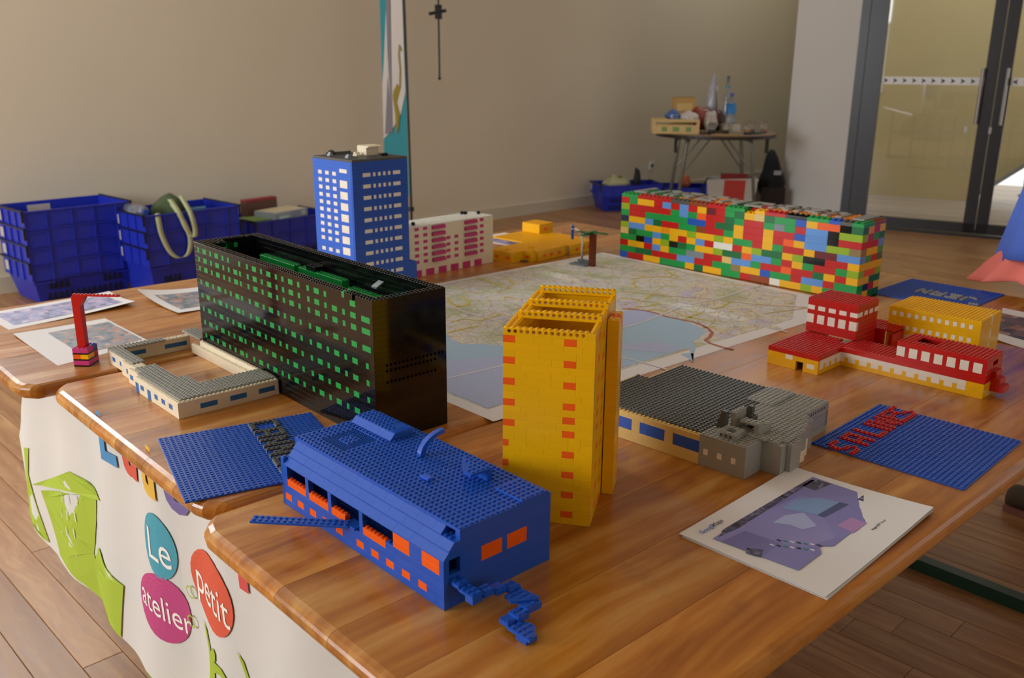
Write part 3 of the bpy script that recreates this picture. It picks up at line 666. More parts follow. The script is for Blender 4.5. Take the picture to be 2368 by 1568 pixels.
WS = [(-11, -9), (-8, -6), (-5, -3)]
Rm.wall('y', -11, 0, -36, 1, 0, 4, lambda p, k: 'yellow' if k == 0 else ('red' if k == 3 else ('white' if k == 2 or inr(p, WS) or p > -2 else 'yellow')), seed=8)
Rm.wall('y', -11, 7, -49, 1, 0, 4, lambda p, k: 'yellow' if k < 3 else 'red', prio=1, seed=9)
Rm.plates(-48, -11, -36, 0, 3.67, 'red', 6, 6); Rm.plates(-48, 0, -38, 7, 3.67, 'red', 5, 7); Rm.plates(-38, 0, -36, 4, 3.67, 'red', 2, 4); Rm.plates(-36, 0, -35, 9, 3.67, 'red', 1, 9)
TW1 = [(-49 + 3 * i, -47 + 3 * i) for i in range(5)]
def cft(p, k):
    if k == 9 and inr(p, TW1): return 'white'
    if k in (6, 7) and inr(p, TW1): return 'white'
    return 'red'
Rm.wall('x', -49, -35, 7, 1, 4, 11, cft, top=False, dz=.33, seed=10)
Rm.wall('y', 8, 19, -36, 1, 0, 11, lambda p, k: 'white' if k == 9 and inr(p, [(8, 10), (11, 13), (14, 16), (17, 19)]) else 'red', top=False, dz=.33, seed=11)
Rm.wall('y', 8, 19, -49, 1, 0, 11, lambda p, k: 'red', prio=1, dz=.33, seed=12)
Rm.plates(-49, 7, -35, 19, 11.33, 'red', 7, 6, h=.67)
Rm.wall('x', -40, -33, 20, 1, 0, 5, lambda p, k: 'red', prio=0, seed=13); Rm.plates(-40, 21, -31, 30, 4.5, 'red', 9, 9); Rm.wall('y', 21, 30, -32, 1, 0, 4, lambda p, k: 'red', prio=1, seed=14)
for i, zt in enumerate((5, 3.6, 2.2)):
    Rm.add(i, 4, zt - 1.2, 1, 4, 1.2, 'red', True)
Rm.add(0, 4, 1, 1, 4, 2.8, 'red'); Rm.add(1, 4, 1, 1, 4, 1.4, 'red')
Rm.finish()
# yellow block beside it
Yb = Model('brick_building', 'solid yellow brick box model with two rows of small white windows and studded roof', 'model building', (.9724, 1.819, -.7725))
YW = [(-24 + 2 * i, -23 + 2 * i) for i in range(12)]; YB = [(-23 + 4 * i, -21 + 4 * i) for i in range(6)]
Yb.wall('x', -24, 0, 0, 1, 0, 9, lambda p, k: 'white' if (k in (7, 4) and inr(p + .5 - .0, YW)) or (k in (1, 2) and inr(p, YB)) else 'yellow', seed=1)
Yb.wall('y', 1, 16, -1, 1, 0, 9, lambda p, k: 'white' if k in (7, 8, 4, 5, 2) and 8 < p < 9 else 'yellow', seed=2)
Yb.wall('y', 1, 16, -24, 1, 0, 9, lambda p, k: 'yellow', prio=1, seed=3); Yb.wall('x', -24, -1, 15, 1, 0, 9, lambda p, k: 'yellow', prio=2, seed=4)
Yb.plates(-23, 1, -1, 15, 8.66, 'yellow', 11, 7)
Yb.finish()

# ---------------------------------------------------------------- cream courtyard building
Cm = Model('brick_building', 'low cream brick courtyard model with grey studded roofs and blue windows', 'model building', (-.5755, 1.4712, .7447))
Cm.wall('x', 0, 24, 0, 1, 0, 3, lambda p, k: 'windowblue' if k == 1 and inr(p, [(5, 9), (12, 16), (19, 23)]) else 'cream', seed=1)
def cfc(p, k):
    if inr(p, [(22, 24), (15, 17)]) and k < 2: return 'windowblue'
    if k == 1 and inr(p, [(19, 21), (11, 13), (7, 9), (3, 5)]): return 'windowblue'
    return 'cream'
Cm.wall('y', 1, 24, 0, 1, 0, 3, cfc, seed=2)
Cm.wall('y', 24, 31, 1, 1, 0, 3, lambda p, k: 'windowblue' if k == 1 and 30 > p > 28 else 'cream', seed=3)
Cm.wall('y', 31, 38, 2, 1, 0, 3, lambda p, k: 'windowblue' if k == 1 and inr(p, [(33, 35)]) else 'cream', seed=4)
Cm.wall('y', 38, 50, 3, 1, 0, 3, lambda p, k: 'windowblue' if k == 1 and inr(p, [(40, 42), (45, 47)]) else 'cream', seed=5)
Cm.wall('x', 4, 24, 48, 1, 0, 3, lambda p, k: 'windowblue' if k == 1 and inr(p, [(8, 12), (17, 23)]) else 'cream', seed=6)
Cm.wall('x', 17, 24, 49, 1, 2, 3, lambda p, k: 'cream', seed=7)
Cm.plates(1, 1, 9, 9, 3, 'lgrey', 8, 8); Cm.plates(9, 1, 24, 9, 3, 'lgrey', 8, 8); Cm.plates(1, 9, 9, 16, 3, 'lgrey', 8, 7); Cm.plates(1, 16, 7, 25, 3, 'lgrey', 6, 9); Cm.plates(2, 25, 7, 29, 3, 'lgrey', 5, 4)
Cm.plates(2, 29, 5, 32, 2.9, 'cream', 3, 3); Cm.plates(3, 33, 6, 47, 3, 'lgrey', 3, 7); Cm.plates(3, 47, 17, 50, 3, 'lgrey', 7, 3); Cm.plates(24, 42, 28, 53, 3, 'lgrey', 4, 11)
Cm.wall('y', 9, 44, 22.6, 1, 0, 2, lambda p, k: 'cream', seed=8)
Cm.wall('y', 9, 41, 23.62, 1, 0, 3, lambda p, k: 'cream', prio=1, seed=9) 
Cm.wall('x', 8, 22, 8, 1, 0, 3, lambda p, k: 'cream', top=False, prio=1, seed=10); Cm.wall('y', 9, 16, 8, 1, 0, 3, lambda p, k: 'cream', top=False, prio=1, seed=11); Cm.wall('y', 16, 29, 6, 1, 0, 3, lambda p, k: 'cream', top=False, prio=1, seed=12)
Cm.finish()

# ---------------------------------------------------------------- blue tower
Bt = Model('brick_building', 'tall blue brick tower block model with cream windows and grey studded roof', 'model building', (-.4024, 2.3049, .7874))
HT = 37
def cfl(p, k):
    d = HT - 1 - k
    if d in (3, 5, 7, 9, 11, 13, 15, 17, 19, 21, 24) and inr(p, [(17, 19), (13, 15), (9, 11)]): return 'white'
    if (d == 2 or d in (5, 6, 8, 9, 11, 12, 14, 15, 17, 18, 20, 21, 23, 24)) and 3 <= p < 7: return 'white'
    return 'blue_lit'  # left face in a lighter blue: side light put into the colour
def cfr2(p, k):
    d = HT - 1 - k
    if d % 3 == 0 and 3 <= d <= 30 and inr(p, [(4, 7), (8, 9), (10, 11), (12, 13), (14, 15), (16, 19)]): return 'white'
    return 'blue'
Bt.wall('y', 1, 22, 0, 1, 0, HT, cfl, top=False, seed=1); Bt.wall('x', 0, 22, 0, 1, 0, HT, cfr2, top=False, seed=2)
Bt.wall('y', 1, 22, 21, 1, 0, HT, lambda p, k: 'blue', top=False, prio=2, seed=3); Bt.wall('x', 1, 21, 21, 1, 0, HT, lambda p, k: 'blue', top=False, prio=2, seed=4)
Bt.wall('x', 22, 25, 0, 1, 0, 8, lambda p, k: 'blue', seed=5); Bt.wall('y', 1, 12, 24, 1, 0, 8, lambda p, k: 'blue', prio=1, seed=5)
Bt.plates(0, 0, 22, 22, HT, 'dgrey', 11, 11, h=.5)
Zt = HT + .5
Bt.add(13, 10, Zt, 5, 5, 2.2, 'cream', False); Bt.add(13, 9, Zt + 2.2, 6, 6, 1 / 3, 'cream', True, 0, 'plate')
for (x, y) in ((3, 16.5), (3, 6.3)):
    mb = MB(); mb.add(*[[(q[0] * S, q[1] * S, q[2] * HC) for q in ((0, 0, 0), (2, 0, 0), (2, 2, 0), (0, 2, 0), (.7, .5, 1), (1.3, .5, 1), (1.3, 1.5, 1), (.7, 1.5, 1))], [(0, 1, 5, 4), (1, 2, 6, 5), (2, 3, 7, 6), (3, 0, 4, 7), (4, 5, 6, 7)]])
    Bt.part('slope_brick', mb.me('slope_brick'), 'mgrey', (x, y, Zt))
Bt.add(16, 5, Zt, 2, 1, .8, 'black', True); Bt.add(4, 19, Zt, 3, 1, .8, 'black', True); Bt.add(5, 18, Zt + .8, 1, 2, .5, 'black', True); Bt.add(6, 20, Zt, 8, 1, .8, 'dgrey', False); Bt.add(9, 10, Zt, 2, 2, .5, 'cream', True); Bt.add(10, 12, Zt, 2, 1, .9, 'cream', True)
Bt.finish()

# ---------------------------------------------------------------- pink and white apartment block
Pk = Model('brick_building', 'cream brick apartment block model with pink windows and balconies', 'model building', (-.0608, 2.8019, .7913))
def cfp(p, k):
    if k in (14, 12, 10, 8, 6, 4):
        if inr(p, [(-39, -37), (-35, -33), (-7, -5)]): return 'pink'
        if k <= 10 and inr(p, [(-24, -22), (-20, -18)]): return 'pink'
    if k < 2 and inr(p, [(-40, -36), (-34, -30), (-28, -24), (-22, -18), (-16, -12), (-10, -6)]): return 'pink'
    return 'cream'
Pk.wall('x', -42, 0, 0, 1, 0, 15, cfp, top=False, seed=1)
Pk.wall('y', 1, 12, -1, 1, 0, 15, lambda p, k: 'cream', top=False, prio=1, seed=2); Pk.wall('y', 1, 12, -42, 1, 0, 15, lambda p, k: 'cream', top=False, prio=1, seed=3)
Pk.plates(-42, 0, 0, 12, 15, 'bone', 7, 6)
for k in (14, 12, 10, 8, 6, 4):
    for x in (-31, -15):
        Pk.add(x + (0 if x < -20 else -.0), -1, k - .1, 6, 1, 1, 'pink', True)
for (x, y) in ((-40, 3), (-38, 2), (-8, 9), (-3, 5), (-7, 8)): Pk.add(x, y, 15.33, 1, 1, 1, 'black', True)
Pk.finish()

# ---------------------------------------------------------------- flat yellow building
Fl = Model('brick_building', 'sprawling flat yellow brick model with orange windows and a raised roof block', 'model building', (-.0036, 2.7855, -.7509))
ow = lambda spans: (lambda p, k: 'orange' if k == 1 and inr(p, spans) else 'yellow')
Fl.wall('x', -12, 0, 0, 1, 0, 3, ow([(-9, -7), (-3, -1)]), seed=1); Fl.wall('y', 1, 7, -1, 1, 0, 3, ow([]), seed=2); Fl.wall('x', 0, 4, 7, 1, 0, 3, ow([(1, 3)]), seed=3)
Fl.wall('y', 8, 10, 3, 1, 0, 3, ow([]), seed=4); Fl.wall('y', 10, 26, 4, 1, 0, 3, ow([(13, 15), (17, 19), (22, 24)]), seed=5); Fl.wall('y', 26, 29, 3, 1, 0, 3, ow([]), seed=6)
Fl.wall('y', 29, 45, 5, 1, 0, 3, ow([(32, 34), (36, 38), (40, 42)]), seed=7); Fl.wall('y', 1, 20, -12, 1, 0, 3, ow([]), prio=1, seed=8)
Fl.plates(-12, 0, 0, 20, 3, 'yellow', 6, 10); Fl.plates(0, 7, 3, 45, 3, 'yellow', 3, 10); Fl.plates(3, 10, 5, 26, 3, 'yellow', 2, 8); Fl.plates(3, 29, 6, 45, 3, 'yellow', 3, 8); Fl.plates(-30, 20, 0, 46, 3, 'yellow', 10, 13)
Fl.wall('x', -30, -20, 39, 1, 3, 6, lambda p, k: 'yellow', top=False, dz=.33, seed=9); Fl.wall('y', 40, 48, -21, 1, 3, 6, lambda p, k: 'orange' if k == 4 and 42 < p < 44 else 'yellow', top=False, dz=.33, seed=10)
Fl.plates(-30, 39, -20, 48, 6.33, 'yellow', 10, 9); Fl.add(-8, 1, 3.4, 3, 3, 1 / 3, 'yellow', True, 0, 'plate'); Fl.add(-2, 12, 3.33, 2, 1, .6, 'yellow', True)
Fl.box('dark_strip', -1, 5, 0, 2.5, 7, .3, 'dgrey')
Fl.finish()

# ---------------------------------------------------------------- big toy-brick wall
DU = Model('block_wall', 'long multicoloured wall of large toy bricks standing on the map', 'model building', (.3462, 2.902, -.8023), u=.016, hc=.0192, z=.002)
DK = dict(R='red', G='green', D='dgreen', Y='yellow', L='lime', B='lblue', U='blue', N='navy', K='black', O='orange', A='amber', T='tan', S='dtan', W='bone', E='mgrey', H='dgrey', M='maroon', C='brown', X='crimson')
rows = ['RGYYRBRBRYMRGDYTDGGUYOOKD', 'LRRRRRGBGORRDGRRGEGRBBKLL', 'GRRGGGGGUURDDYRRYRRUBBKRR', 'NYYBDRRGGCRRGYRRYROYBBLLS', 'LBBYYAYYLYYLYGGRYGRRYMMBB',
        'TDGGBGYRYBRWWRYLDDYLKKRRY', 'GGKUYLKDGYYLDDOBBGRYGRRGL', 'RYYRBYGGEERRTBBGRRORRDYRY', 'GGDDRRRBBRRGGSYYUGGRBBRGG', 'URRYYGGGYDYYGGRCCWYYLYGGG']
ends = ['DAXY', 'LXGD', 'RRRB', 'SYYG', 'BGRD', 'YYYY', 'LOOL', 'YYDD', 'GNRY', 'YYDD']
for r, row in enumerate(rows):
    z = 9 - r; i = 0
    while i < 25:
        j = i + 1
        while j < 25 and row[j] == row[i] and j - i < 2: j += 1
        if i < 24: DU.add(i * 2, 0, z, (min(j, 25) - i) * 2, 2, 1, DK[row[i]], z == 9 and i in (14, 15))
        else: DU.add(48, 0, z, 2, 2, 1, DK[row[24]], False)
        i = j
    e = ends[r]
    for q in range(1, 4): DU.add(48, q * 2, z, 2, 2, 1, DK[e[q]], False, 0)
    DU.add(0, 6, z, 48, 2, 1, 'red', False, 5)
    DU.add(0, 2, z, 2, 4, 1, 'green', False, 5)
top = [(0, 2, 'green', 4), (2, 6, 'red', 1), (6, 8, 'dgrey', 1), (8, 10, 'brown', 1), (10, 12, 'red', 1), (12, 14, 'green', 2), (16, 18, 'red', 1), (18, 20, 'black', 1), (20, 22, 'green', 1), (22, 23, 'blue', 1), (23, 24, 'dgrey', 1), (24, 25, 'green', 2)]
for a, b, c, d in top: DU.add(a * 2, 0, 10, (b - a) * 2, d * 2, .5, c, True, 0, 'plate')
DU.add(30, 0, 10, 2, 2, .5, 'yellow', True, 0, 'plate'); DU.add(28, 2, 10, 4, 4, .5, 'red', True, 1, 'plate')
for (a, b, c) in ((4, 12, 'green'), (12, 24, 'amber'), (24, 28, 'green'), (32, 48, 'amber')): DU.add(a, 2, 10, b - a, 6, .5, c, True, 1, 'plate')
DU.add(48, 4, 10, 2, 4, .5, 'brown', True, 0, 'plate')
# grey lettering plates laid across the top
lt = [[(3, 4, 9, 6), (3, 6, 5, 17)], [(11, 4, 13, 17), (17, 4, 19, 17), (11, 15, 19, 17)], [(20, 4, 22, 17), (27, 4, 29, 17), (20, 15, 29, 17), (20, 9, 29, 11)], [(32, 4, 34, 17), (34, 4, 39, 6), (34, 9, 38, 11), (34, 15, 39, 17)], [(42, 4, 44, 15), (48, 4, 50, 15), (44, 9, 48, 11)],
      [(53, 4, 60, 6), (53, 12, 60, 14), (53, 6, 55, 12)], [(62, 5, 64, 15), (68, 5, 70, 15), (62, 13, 70, 15), (62, 8, 70, 10)], [(72, 5, 74, 15), (79, 5, 81, 15), (72, 13, 81, 15), (72, 8, 81, 10)], [(83, 4, 85, 14), (88, 4, 90, 14), (83, 12, 90, 14)], [(94, 4, 98, 15)]]
for L_ in lt:
    mb = MB()
    for (x0, y0, x1, y1) in L_:
        mb.cbox(x0 * S, y0 * S, 0, x1 * S, y1 * S, .0032, .0003)
        for i in range(x1 - x0):
            for j in range(y1 - y0): mb.cyl((x0 + i + .5) * S, (y0 + j + .5) * S, .0031, .0049, .0024, 8)
    o = ob('letter_plate', mb.me('letter_plate'), DU.root, pm('lgrey')); o.location = (0, 0, 10.5 * .0192 + .0040)
DU.finish()

# ---------------------------------------------------------------- baseplates with lettering
GL = {'S': ['0111', '1000', '1000', '0110', '0001', '1110'], 'A': ['1111', '1001', '1001', '1111', '1001', '1001'], 'L': ['1000', '1000', '1000', '1000', '1000', '1111'], 'I': ['1'] * 6, 'N': ['1001', '1101', '1101', '1011', '1011', '1001'],
      'E': ['1111', '1000', '1110', '1000', '1000', '1111'], 'C': ['1111', '1000', '1000', '1000', '1000', '1111'], 'J': ['0001', '0001', '0001', '0001', '1001', '0110']}
def baseplate(label, pose, nx, ny, letters, c):
    root = thing('baseplate', label, 'baseplate', (pose[0], pose[1], TZ + .0004), pose[2])
    mb = MB(); mb.cbox(0, -ny * S, 0, nx * S, 0, .0021, .0003)
    for i in range(nx):
        for j in range(ny): mb.cyl((i + .5) * S, -(j + .5) * S, .002, .0038, .0024, 10)
    ob('plate', mb.me('studded_plate'), root, pm('blue'))
    for cells in letters:
        mb = MB()
        for (x, y) in cells:
            mb.cbox(x * S + .00005, y * S + .00005, 0, (x + 1) * S - .00005, (y + 1) * S - .00005, .0032, .0003); mb.cyl((x + .5) * S, (y + .5) * S, .0031, .0049, .0024, 12)
        ob('letter', mb.me('letter'), root, pm(c), loc=(0, 0, .0022))
def cells(ch, fx):
    g = GL[ch]; return [fx(r, q) for r in range(6) for q in range(len(g[0])) if g[r][q] == '1']
lets = []
for ch, y in zip('SALINES', (-32, -26, -20, -15, -13, -8, -4)): lets.append(cells(ch, lambda r, q, y=y: (3 + r, y + q)))
baseplate('blue studded baseplate with red SALINES letters beside the grey hall model', (.671, 1.561, -.785), 30, 32, lets, 'red')
lets = [cells(ch, lambda r, q, y=y: (23 - r, y - q)) for ch, y in zip('CANNES', (-2, -7, -12, -17, -22, -27))]
baseplate('blue studded baseplate with dark CANNES letters, half behind the blue theatre model', (-.5785, 1.3805, .4974), 32, 32, lets, 'dgrey')
lets = [cells(ch, lambda r, q, x=x: (x - q, -20 + r)) for ch, x in zip('JEAN', (28, 23, 18, 13))] + [[(29 + i, -23) for i in range(3)]]
baseplate('blue studded baseplate with grey upside-down JEAN letters behind the yellow box model', (1.1624, 2.5938, -.8249), 32, 32, lets, 'lgrey')

# ---------------------------------------------------------------- red crane on a striped base
K = Model('crane_model', 'small red brick crane on a striped pink and yellow block', 'model crane', (-.8562, 1.7532, -.0601))
for z, c in ((0, 0), (1.33, 1), (2.66, 0)):
    K.add(-4, 0, z, 4, 5, 1 / 3, 'maroon' if False else 'black', False, 0, 'plate')
for z, cs in ((.33, ('pink', 'pink', 'pink')), (1.66, ('orange', 'yellow', 'pink')), (2.99, ('pink', 'pink', 'blue'))):
    K.add(-4, 0, z, 2, 3, 1, cs[0], z > 2.9); K.add(-2, 0, z, 2, 3, 1, cs[1], z > 2.9); K.add(-2, 3, z, 2, 2, 1, 'red' if z == 1.66 else cs[2], z > 2.9); K.add(-4, 3, z, 2, 2, 1, cs[2], z > 2.9)
for i in range(9): K.add(-3, 1, 3.99 + i, 2, 2, 1, 'red', False)
mb = MB(); mb.add(*prism_x([(-3 * S, 13 * HC), (-1 * S, 13 * HC), (.2 * S, 14.6 * HC), (.2 * S, 15.0 * HC), (-3 * S, 15.0 * HC)], 1 * S, 3 * S))
K.part('slope_brick', mb.me('slope_brick'), 'red')
arm = MB().cbox(-3 * S, 1.5 * S, 0, 9 * S, 2.5 * S, .0032, .0003)
for i in range(12): arm.cyl((-2.5 + i) * S, 2 * S, .0031, .0049, .0024, 10)
K.part('boom', arm.me('boom'), 'red', (0, 0, 15))
K.finish()
# palm beside the large wall
pr = thing('palm_model', 'brick palm tree with green leaves and brown trunk on a small grey plate', 'model tree', (.2199, 2.7343, TZ + .0012), -.75)
mb = MB().cbox(-.06, 0, 0, 0, .036, .0032, .0003)
for i in range(7):
    for j in range(4): mb.cyl((-7 + i) * S, (j + .5) * S, .003, .0049, .0024, 10)
ob('plate', mb.me('plate'), pr, pm('mgrey'))
ob('brick', MB().cbox(-.056, .036, 0, .0, .044, .0128, .0003).me('brick'), pr, pm('mgrey'))
ob('trunk', MB().cbox(.0, .02, .0, .016, .036, .099, .0003).me('trunk'), pr, pm('rust'))
lm = MB().cbox(-.05, .022, .099, .012, .03, .1022, .0003).cbox(.004, .02, .104, .066, .028, .1072, .0003).cbox(-.008, .0, .1022, .008, .05, .1054, .0003).cbox(-.004, -.02, .099, .012, .01, .102, .0003)
for i in range(7): lm.cyl(-.046 + i * .008, .026, .1021, .1038, .0024, 8).cyl(.012 + i * .008, .024, .1071, .1088, .0024, 8)
ob('leaf_plates', lm.me('leaf'), pr, pm('dgreen'))
arc = [(-.034, .03, .012), (-.034, .03, .07), (-.037, .029, .09), (-.047, .026, .103), (-.058, .022, .108)]
ob('white_arch', MB().tube(arc, .004, 8).me('arch', True), pr, pm('bone'))
ln = MB().cyl(-.066, .02, .075, .116, .0045, 12, True).cyl(-.066, .02, .116, .121, .0045, 12, True, .001); o = ob('blue_column', ln.me('column'), pr, pm('blue'))
ob('white_ring', MB().cyl(-.066, .02, .106, .1085, .005, 12, True).me('ring'), pr, pm('bone'))
# ================================================================ map, prints, banner
def land_mat():
    m = bpy.data.materials.new('printed_land'); m.use_nodes = True; nt = m.node_tree; N = nt.nodes; L = nt.links; b = N['Principled BSDF']; b.inputs['Roughness'].default_value = .5
    tc = N.new('ShaderNodeTexCoord')
    n1 = N.new('ShaderNodeTexNoise'); n1.inputs['Scale'].default_value = 7; n1.inputs['Detail'].default_value = 3; L.new(tc.outputs['Object'], n1.inputs['Vector'])
    r1 = N.new('ShaderNodeValToRGB'); cr = r1.color_ramp; cr.elements[0].position = .36; cr.elements[0].color = rgb(0xb9c2a0); cr.elements[1].position = .66; cr.elements[1].color = rgb(0xcfc9e0)
    e = cr.elements.new(.45); e.color = rgb(0xd3d6bb); e = cr.elements.new(.52); e.color = rgb(0xdedbdc); e = cr.elements.new(.6); e.color = rgb(0xe2dcc0)
    L.new(n1.outputs['Fac'], r1.inputs[0])
    col = r1.outputs[0]
    for scl, th, hx, amt in ((26, .012, 0x8f8a80, .55), (60, .02, 0xa7a49c, .5), (13, .006, 0xc9a23a, .8)):
        dz = N.new('ShaderNodeTexNoise'); dz.inputs['Scale'].default_value = scl * .7; L.new(tc.outputs['Object'], dz.inputs['Vector'])
        mx = N.new('ShaderNodeMixRGB'); mx.inputs[0].default_value = .06; L.new(tc.outputs['Object'], mx.inputs[1]); L.new(dz.outputs['Color'], mx.inputs[2])
        vo = N.new('ShaderNodeTexVoronoi'); vo.feature = 'DISTANCE_TO_EDGE'; vo.inputs['Scale'].default_value = scl; L.new(mx.outputs[0], vo.inputs['Vector'])
        lt = N.new('ShaderNodeMath'); lt.operation = 'LESS_THAN'; lt.inputs[1].default_value = th * 2.2; L.new(vo.outputs['Distance'], lt.inputs[0])
        ml = N.new('ShaderNodeMath'); ml.operation = 'MULTIPLY'; ml.inputs[1].default_value = amt; L.new(lt.outputs[0], ml.inputs[0])
        mm = N.new('ShaderNodeMixRGB'); L.new(ml.outputs[0], mm.inputs[0]); L.new(col, mm.inputs[1]); mm.inputs[2].default_value = rgb(hx); col = mm.outputs[0]
    L.new(col, b.inputs['Base Color']); return m
def aerial_mat(name, cols, scale):
    m = bpy.data.materials.new(name); m.use_nodes = True; nt = m.node_tree; N = nt.nodes; L = nt.links; b = N['Principled BSDF']; b.inputs['Roughness'].default_value = .45
    tc = N.new('ShaderNodeTexCoord'); n1 = N.new('ShaderNodeTexVoronoi'); n1.inputs['Scale'].default_value = scale
    nz = N.new('ShaderNodeTexNoise'); nz.inputs['Scale'].default_value = scale * .5; nz.inputs['Detail'].default_value = 6
    L.new(tc.outputs['Object'], n1.inputs['Vector']); L.new(tc.outputs['Object'], nz.inputs['Vector'])
    sp = N.new('ShaderNodeSeparateXYZ'); L.new(n1.outputs['Color'], sp.inputs[0])
    mx = N.new('ShaderNodeMath'); mx.operation = 'MULTIPLY_ADD'; mx.inputs[1].default_value = .45; L.new(sp.outputs[0], mx.inputs[0])
    m2 = N.new('ShaderNodeMath'); m2.operation = 'MULTIPLY'; m2.inputs[1].default_value = .6; L.new(nz.outputs['Fac'], m2.inputs[0]); L.new(m2.outputs[0], mx.inputs[2])
    r = N.new('ShaderNodeValToRGB'); cr = r.color_ramp; cr.elements[0].position = .25; cr.elements[0].color = rgb(cols[0]); cr.elements[1].position = .8; cr.elements[1].color = rgb(cols[-1])
    for i, c in enumerate(cols[1:-1]): e = cr.elements.new(.25 + .55 * (i + 1) / (len(cols) - 1)); e.color = rgb(c)
    L.new(mx.outputs[0], r.inputs[0]); L.new(r.outputs[0], b.inputs['Base Color']); return m
M_PAPER = mat('white_paper', 0xe9e6e4, .6)
M_LAND = land_mat(); M_SEA = mat('printed_sea', 0xa7c6df, .5); M_SEA2 = mat('printed_sea_violet', 0xb3bfe2, .5)
def sheet(name, pts, z, m, parent=None, org=None, th=.0003, lift=None):
    """flat printed shape from world points lying on the table, thickness th"""
    org = org or Vector((sum(p[0] for p in pts) / len(pts), sum(p[1] for p in pts) / len(pts), 0))
    poly = [(p[0] - org[0], p[1] - org[1]) for p in pts]
    area = sum(poly[i][0] * poly[(i + 1) % len(poly)][1] - poly[(i + 1) % len(poly)][0] * poly[i][1] for i in range(len(poly)))
    if area < 0: poly = poly[::-1]
    me = holed(name, poly, [], th); me.transform(Matrix.Translation((0, 0, th / 2)))
    return ob(name, me, parent, m, loc=(0, 0, z) if parent else (org[0], org[1], z)), org
def ribbon(pts, wd):
    ps = [Vector((p[0], p[1], 0)) for p in pts]; vs = []; fs = []
    for i, p in enumerate(ps):
        d = (ps[min(i + 1, len(ps) - 1)] - ps[max(i - 1, 0)]).normalized(); n = Vector((-d.y, d.x, 0)) * wd / 2; vs += [p + n, p - n]
        if i: fs.append((2 * i - 2, 2 * i - 1, 2 * i + 1, 2 * i))
    return vs, fs
map_root = thing('city_map', 'large printed city map with blue bay, several taped sheets flat on the tables', 'map', tp(1.1, .4, .0002), TA)
def mpt(x, y): d = Vector((x, y, 0)) - map_root.location; return (d.dot(TU), d.dot(TV))
A0 = [(-.585, -.41), (.42, -.435), (.655, -.30), (.67, .47), (-.02, .475), (-.585, .43)]
me = holed('paper', A0, [], .0005); ob('paper', me, map_root, M_PAPER)
LM = [(-.555, -.36), (.40, -.395), (.63, -.27), (.65, .455), (-.02, .455), (-.56, .41)]
me = holed('land', LM, [], .0002); ob('land_print', me, map_root, M_LAND, loc=(0, 0, .0005))
sea = [(-0.149, 2.003), (-0.135, 1.948), (-0.106, 1.922), (-0.079, 1.927), (-0.042, 1.919), (-0.022, 1.915), (.06, 1.96), (.14, 2.08), (.2, 2.17), (0.28, 2.214), (0.313, 2.225), (0.34, 2.21), (0.363, 2.193), (0.38, 2.171), (0.397, 2.145), (0.418, 2.12), (0.436, 2.088), (0.448, 2.056), (0.451, 2.028), (0.437, 2.013), (0.424, 1.979), (0.405, 1.956), (0.402, 1.907), (0.39, 1.866), (0.374, 1.866), (0.361, 1.862), (0.372, 1.833), (0.376, 1.80)]
seal = [mpt(*p) for p in sea] + [(.02, -.372), (-.552, -.357), (-.552, .05)]
me = holed('sea', seal[::-1], [], .0002); ob('sea_print', me, map_root, M_SEA, loc=(0, 0, .0007))
me = holed('sea2', [(-.55, -.355), (-.17, -.365), (-.30, -.16), (-.55, -.04)], [], .0002); ob('sea_print', me, map_root, M_SEA2, loc=(0, 0, .0009))
me = holed('sea3', [(-.16, -.20), (-.05, -.36), (.0, -.366), (.0, -.30)], [], .0002); ob('sea_print', me, map_root, M_SEA2, loc=(0, 0, .0009))
me = holed('sea4', [mpt(*p) for p in ((.2, 2.17), (.28, 2.212), (.313, 2.222), (.34, 2.207), (.372, 2.18), (.26, 2.06), (.2, 2.0))], [], .0002); ob('sea_print', me, map_root, M_SEA2, loc=(0, 0, .0009))
def road(pts, wd, hx, nm, z=.0011):
    pts = [mpt(*p) for p in pts]; v, f = ribbon(pts, wd); ob('road_print', mesh('road', v, f), map_root, mat(nm, hx, .5), loc=(0, 0, z))
road([(0.279, 2.236), (0.307, 2.231), (0.338, 2.217), (0.362, 2.19), (0.381, 2.162), (0.409, 2.137), (0.435, 2.117), (0.452, 2.088), (0.461, 2.056), (0.463, 2.025), (0.449, 1.987), (0.434, 1.964), (0.441, 1.939), (0.462, 1.911), (0.483, 1.895)], .008, 0xb1624c, 'print_red_road')
for r_ in ([(0.347, 2.467), (0.34, 2.512), (0.352, 2.547), (0.342, 2.57), (0.379, 2.59), (0.425, 2.603), (0.46, 2.6), (0.473, 2.635), (0.468, 2.667), (0.461, 2.693), (0.472, 2.713)], [(0.352, 2.335), (0.378, 2.392)], [(0.288, 2.348), (0.316, 2.339), (0.336, 2.309), (0.353, 2.32)], [(0.31, 2.233), (0.32, 2.261), (0.344, 2.261), (0.378, 2.291)], [(0.339, 2.219), (0.36, 2.238), (0.392, 2.202)],
           [(0.404, 2.216), (0.422, 2.172), (0.448, 2.151), (0.475, 2.126)], [(0.421, 2.142), (0.441, 2.164), (0.485, 2.218), (0.506, 2.241), (0.535, 2.256), (0.57, 2.315)], [(0.454, 2.068), (0.484, 2.08)],
           [(-0.17, 2.277), (-0.144, 2.242), (-0.116, 2.266), (-0.111, 2.302), (-0.135, 2.351)], [(-0.104, 2.587), (-0.056, 2.514), (-0.016, 2.446), (0.003, 2.502), (-0.01, 2.559), (-0.023, 2.589)], [(-0.146, 2.101), (-0.12, 2.133), (-0.08, 2.113), (-0.025, 2.178)], [(-0.148, 2.012), (-0.118, 2.042), (-0.079, 2.072)], [(-0.174, 2.338), (-0.159, 2.289), (-0.135, 2.243), (-0.107, 2.267)]):
    road(r_, .0065, 0xd7c24a, 'print_yellow_road')
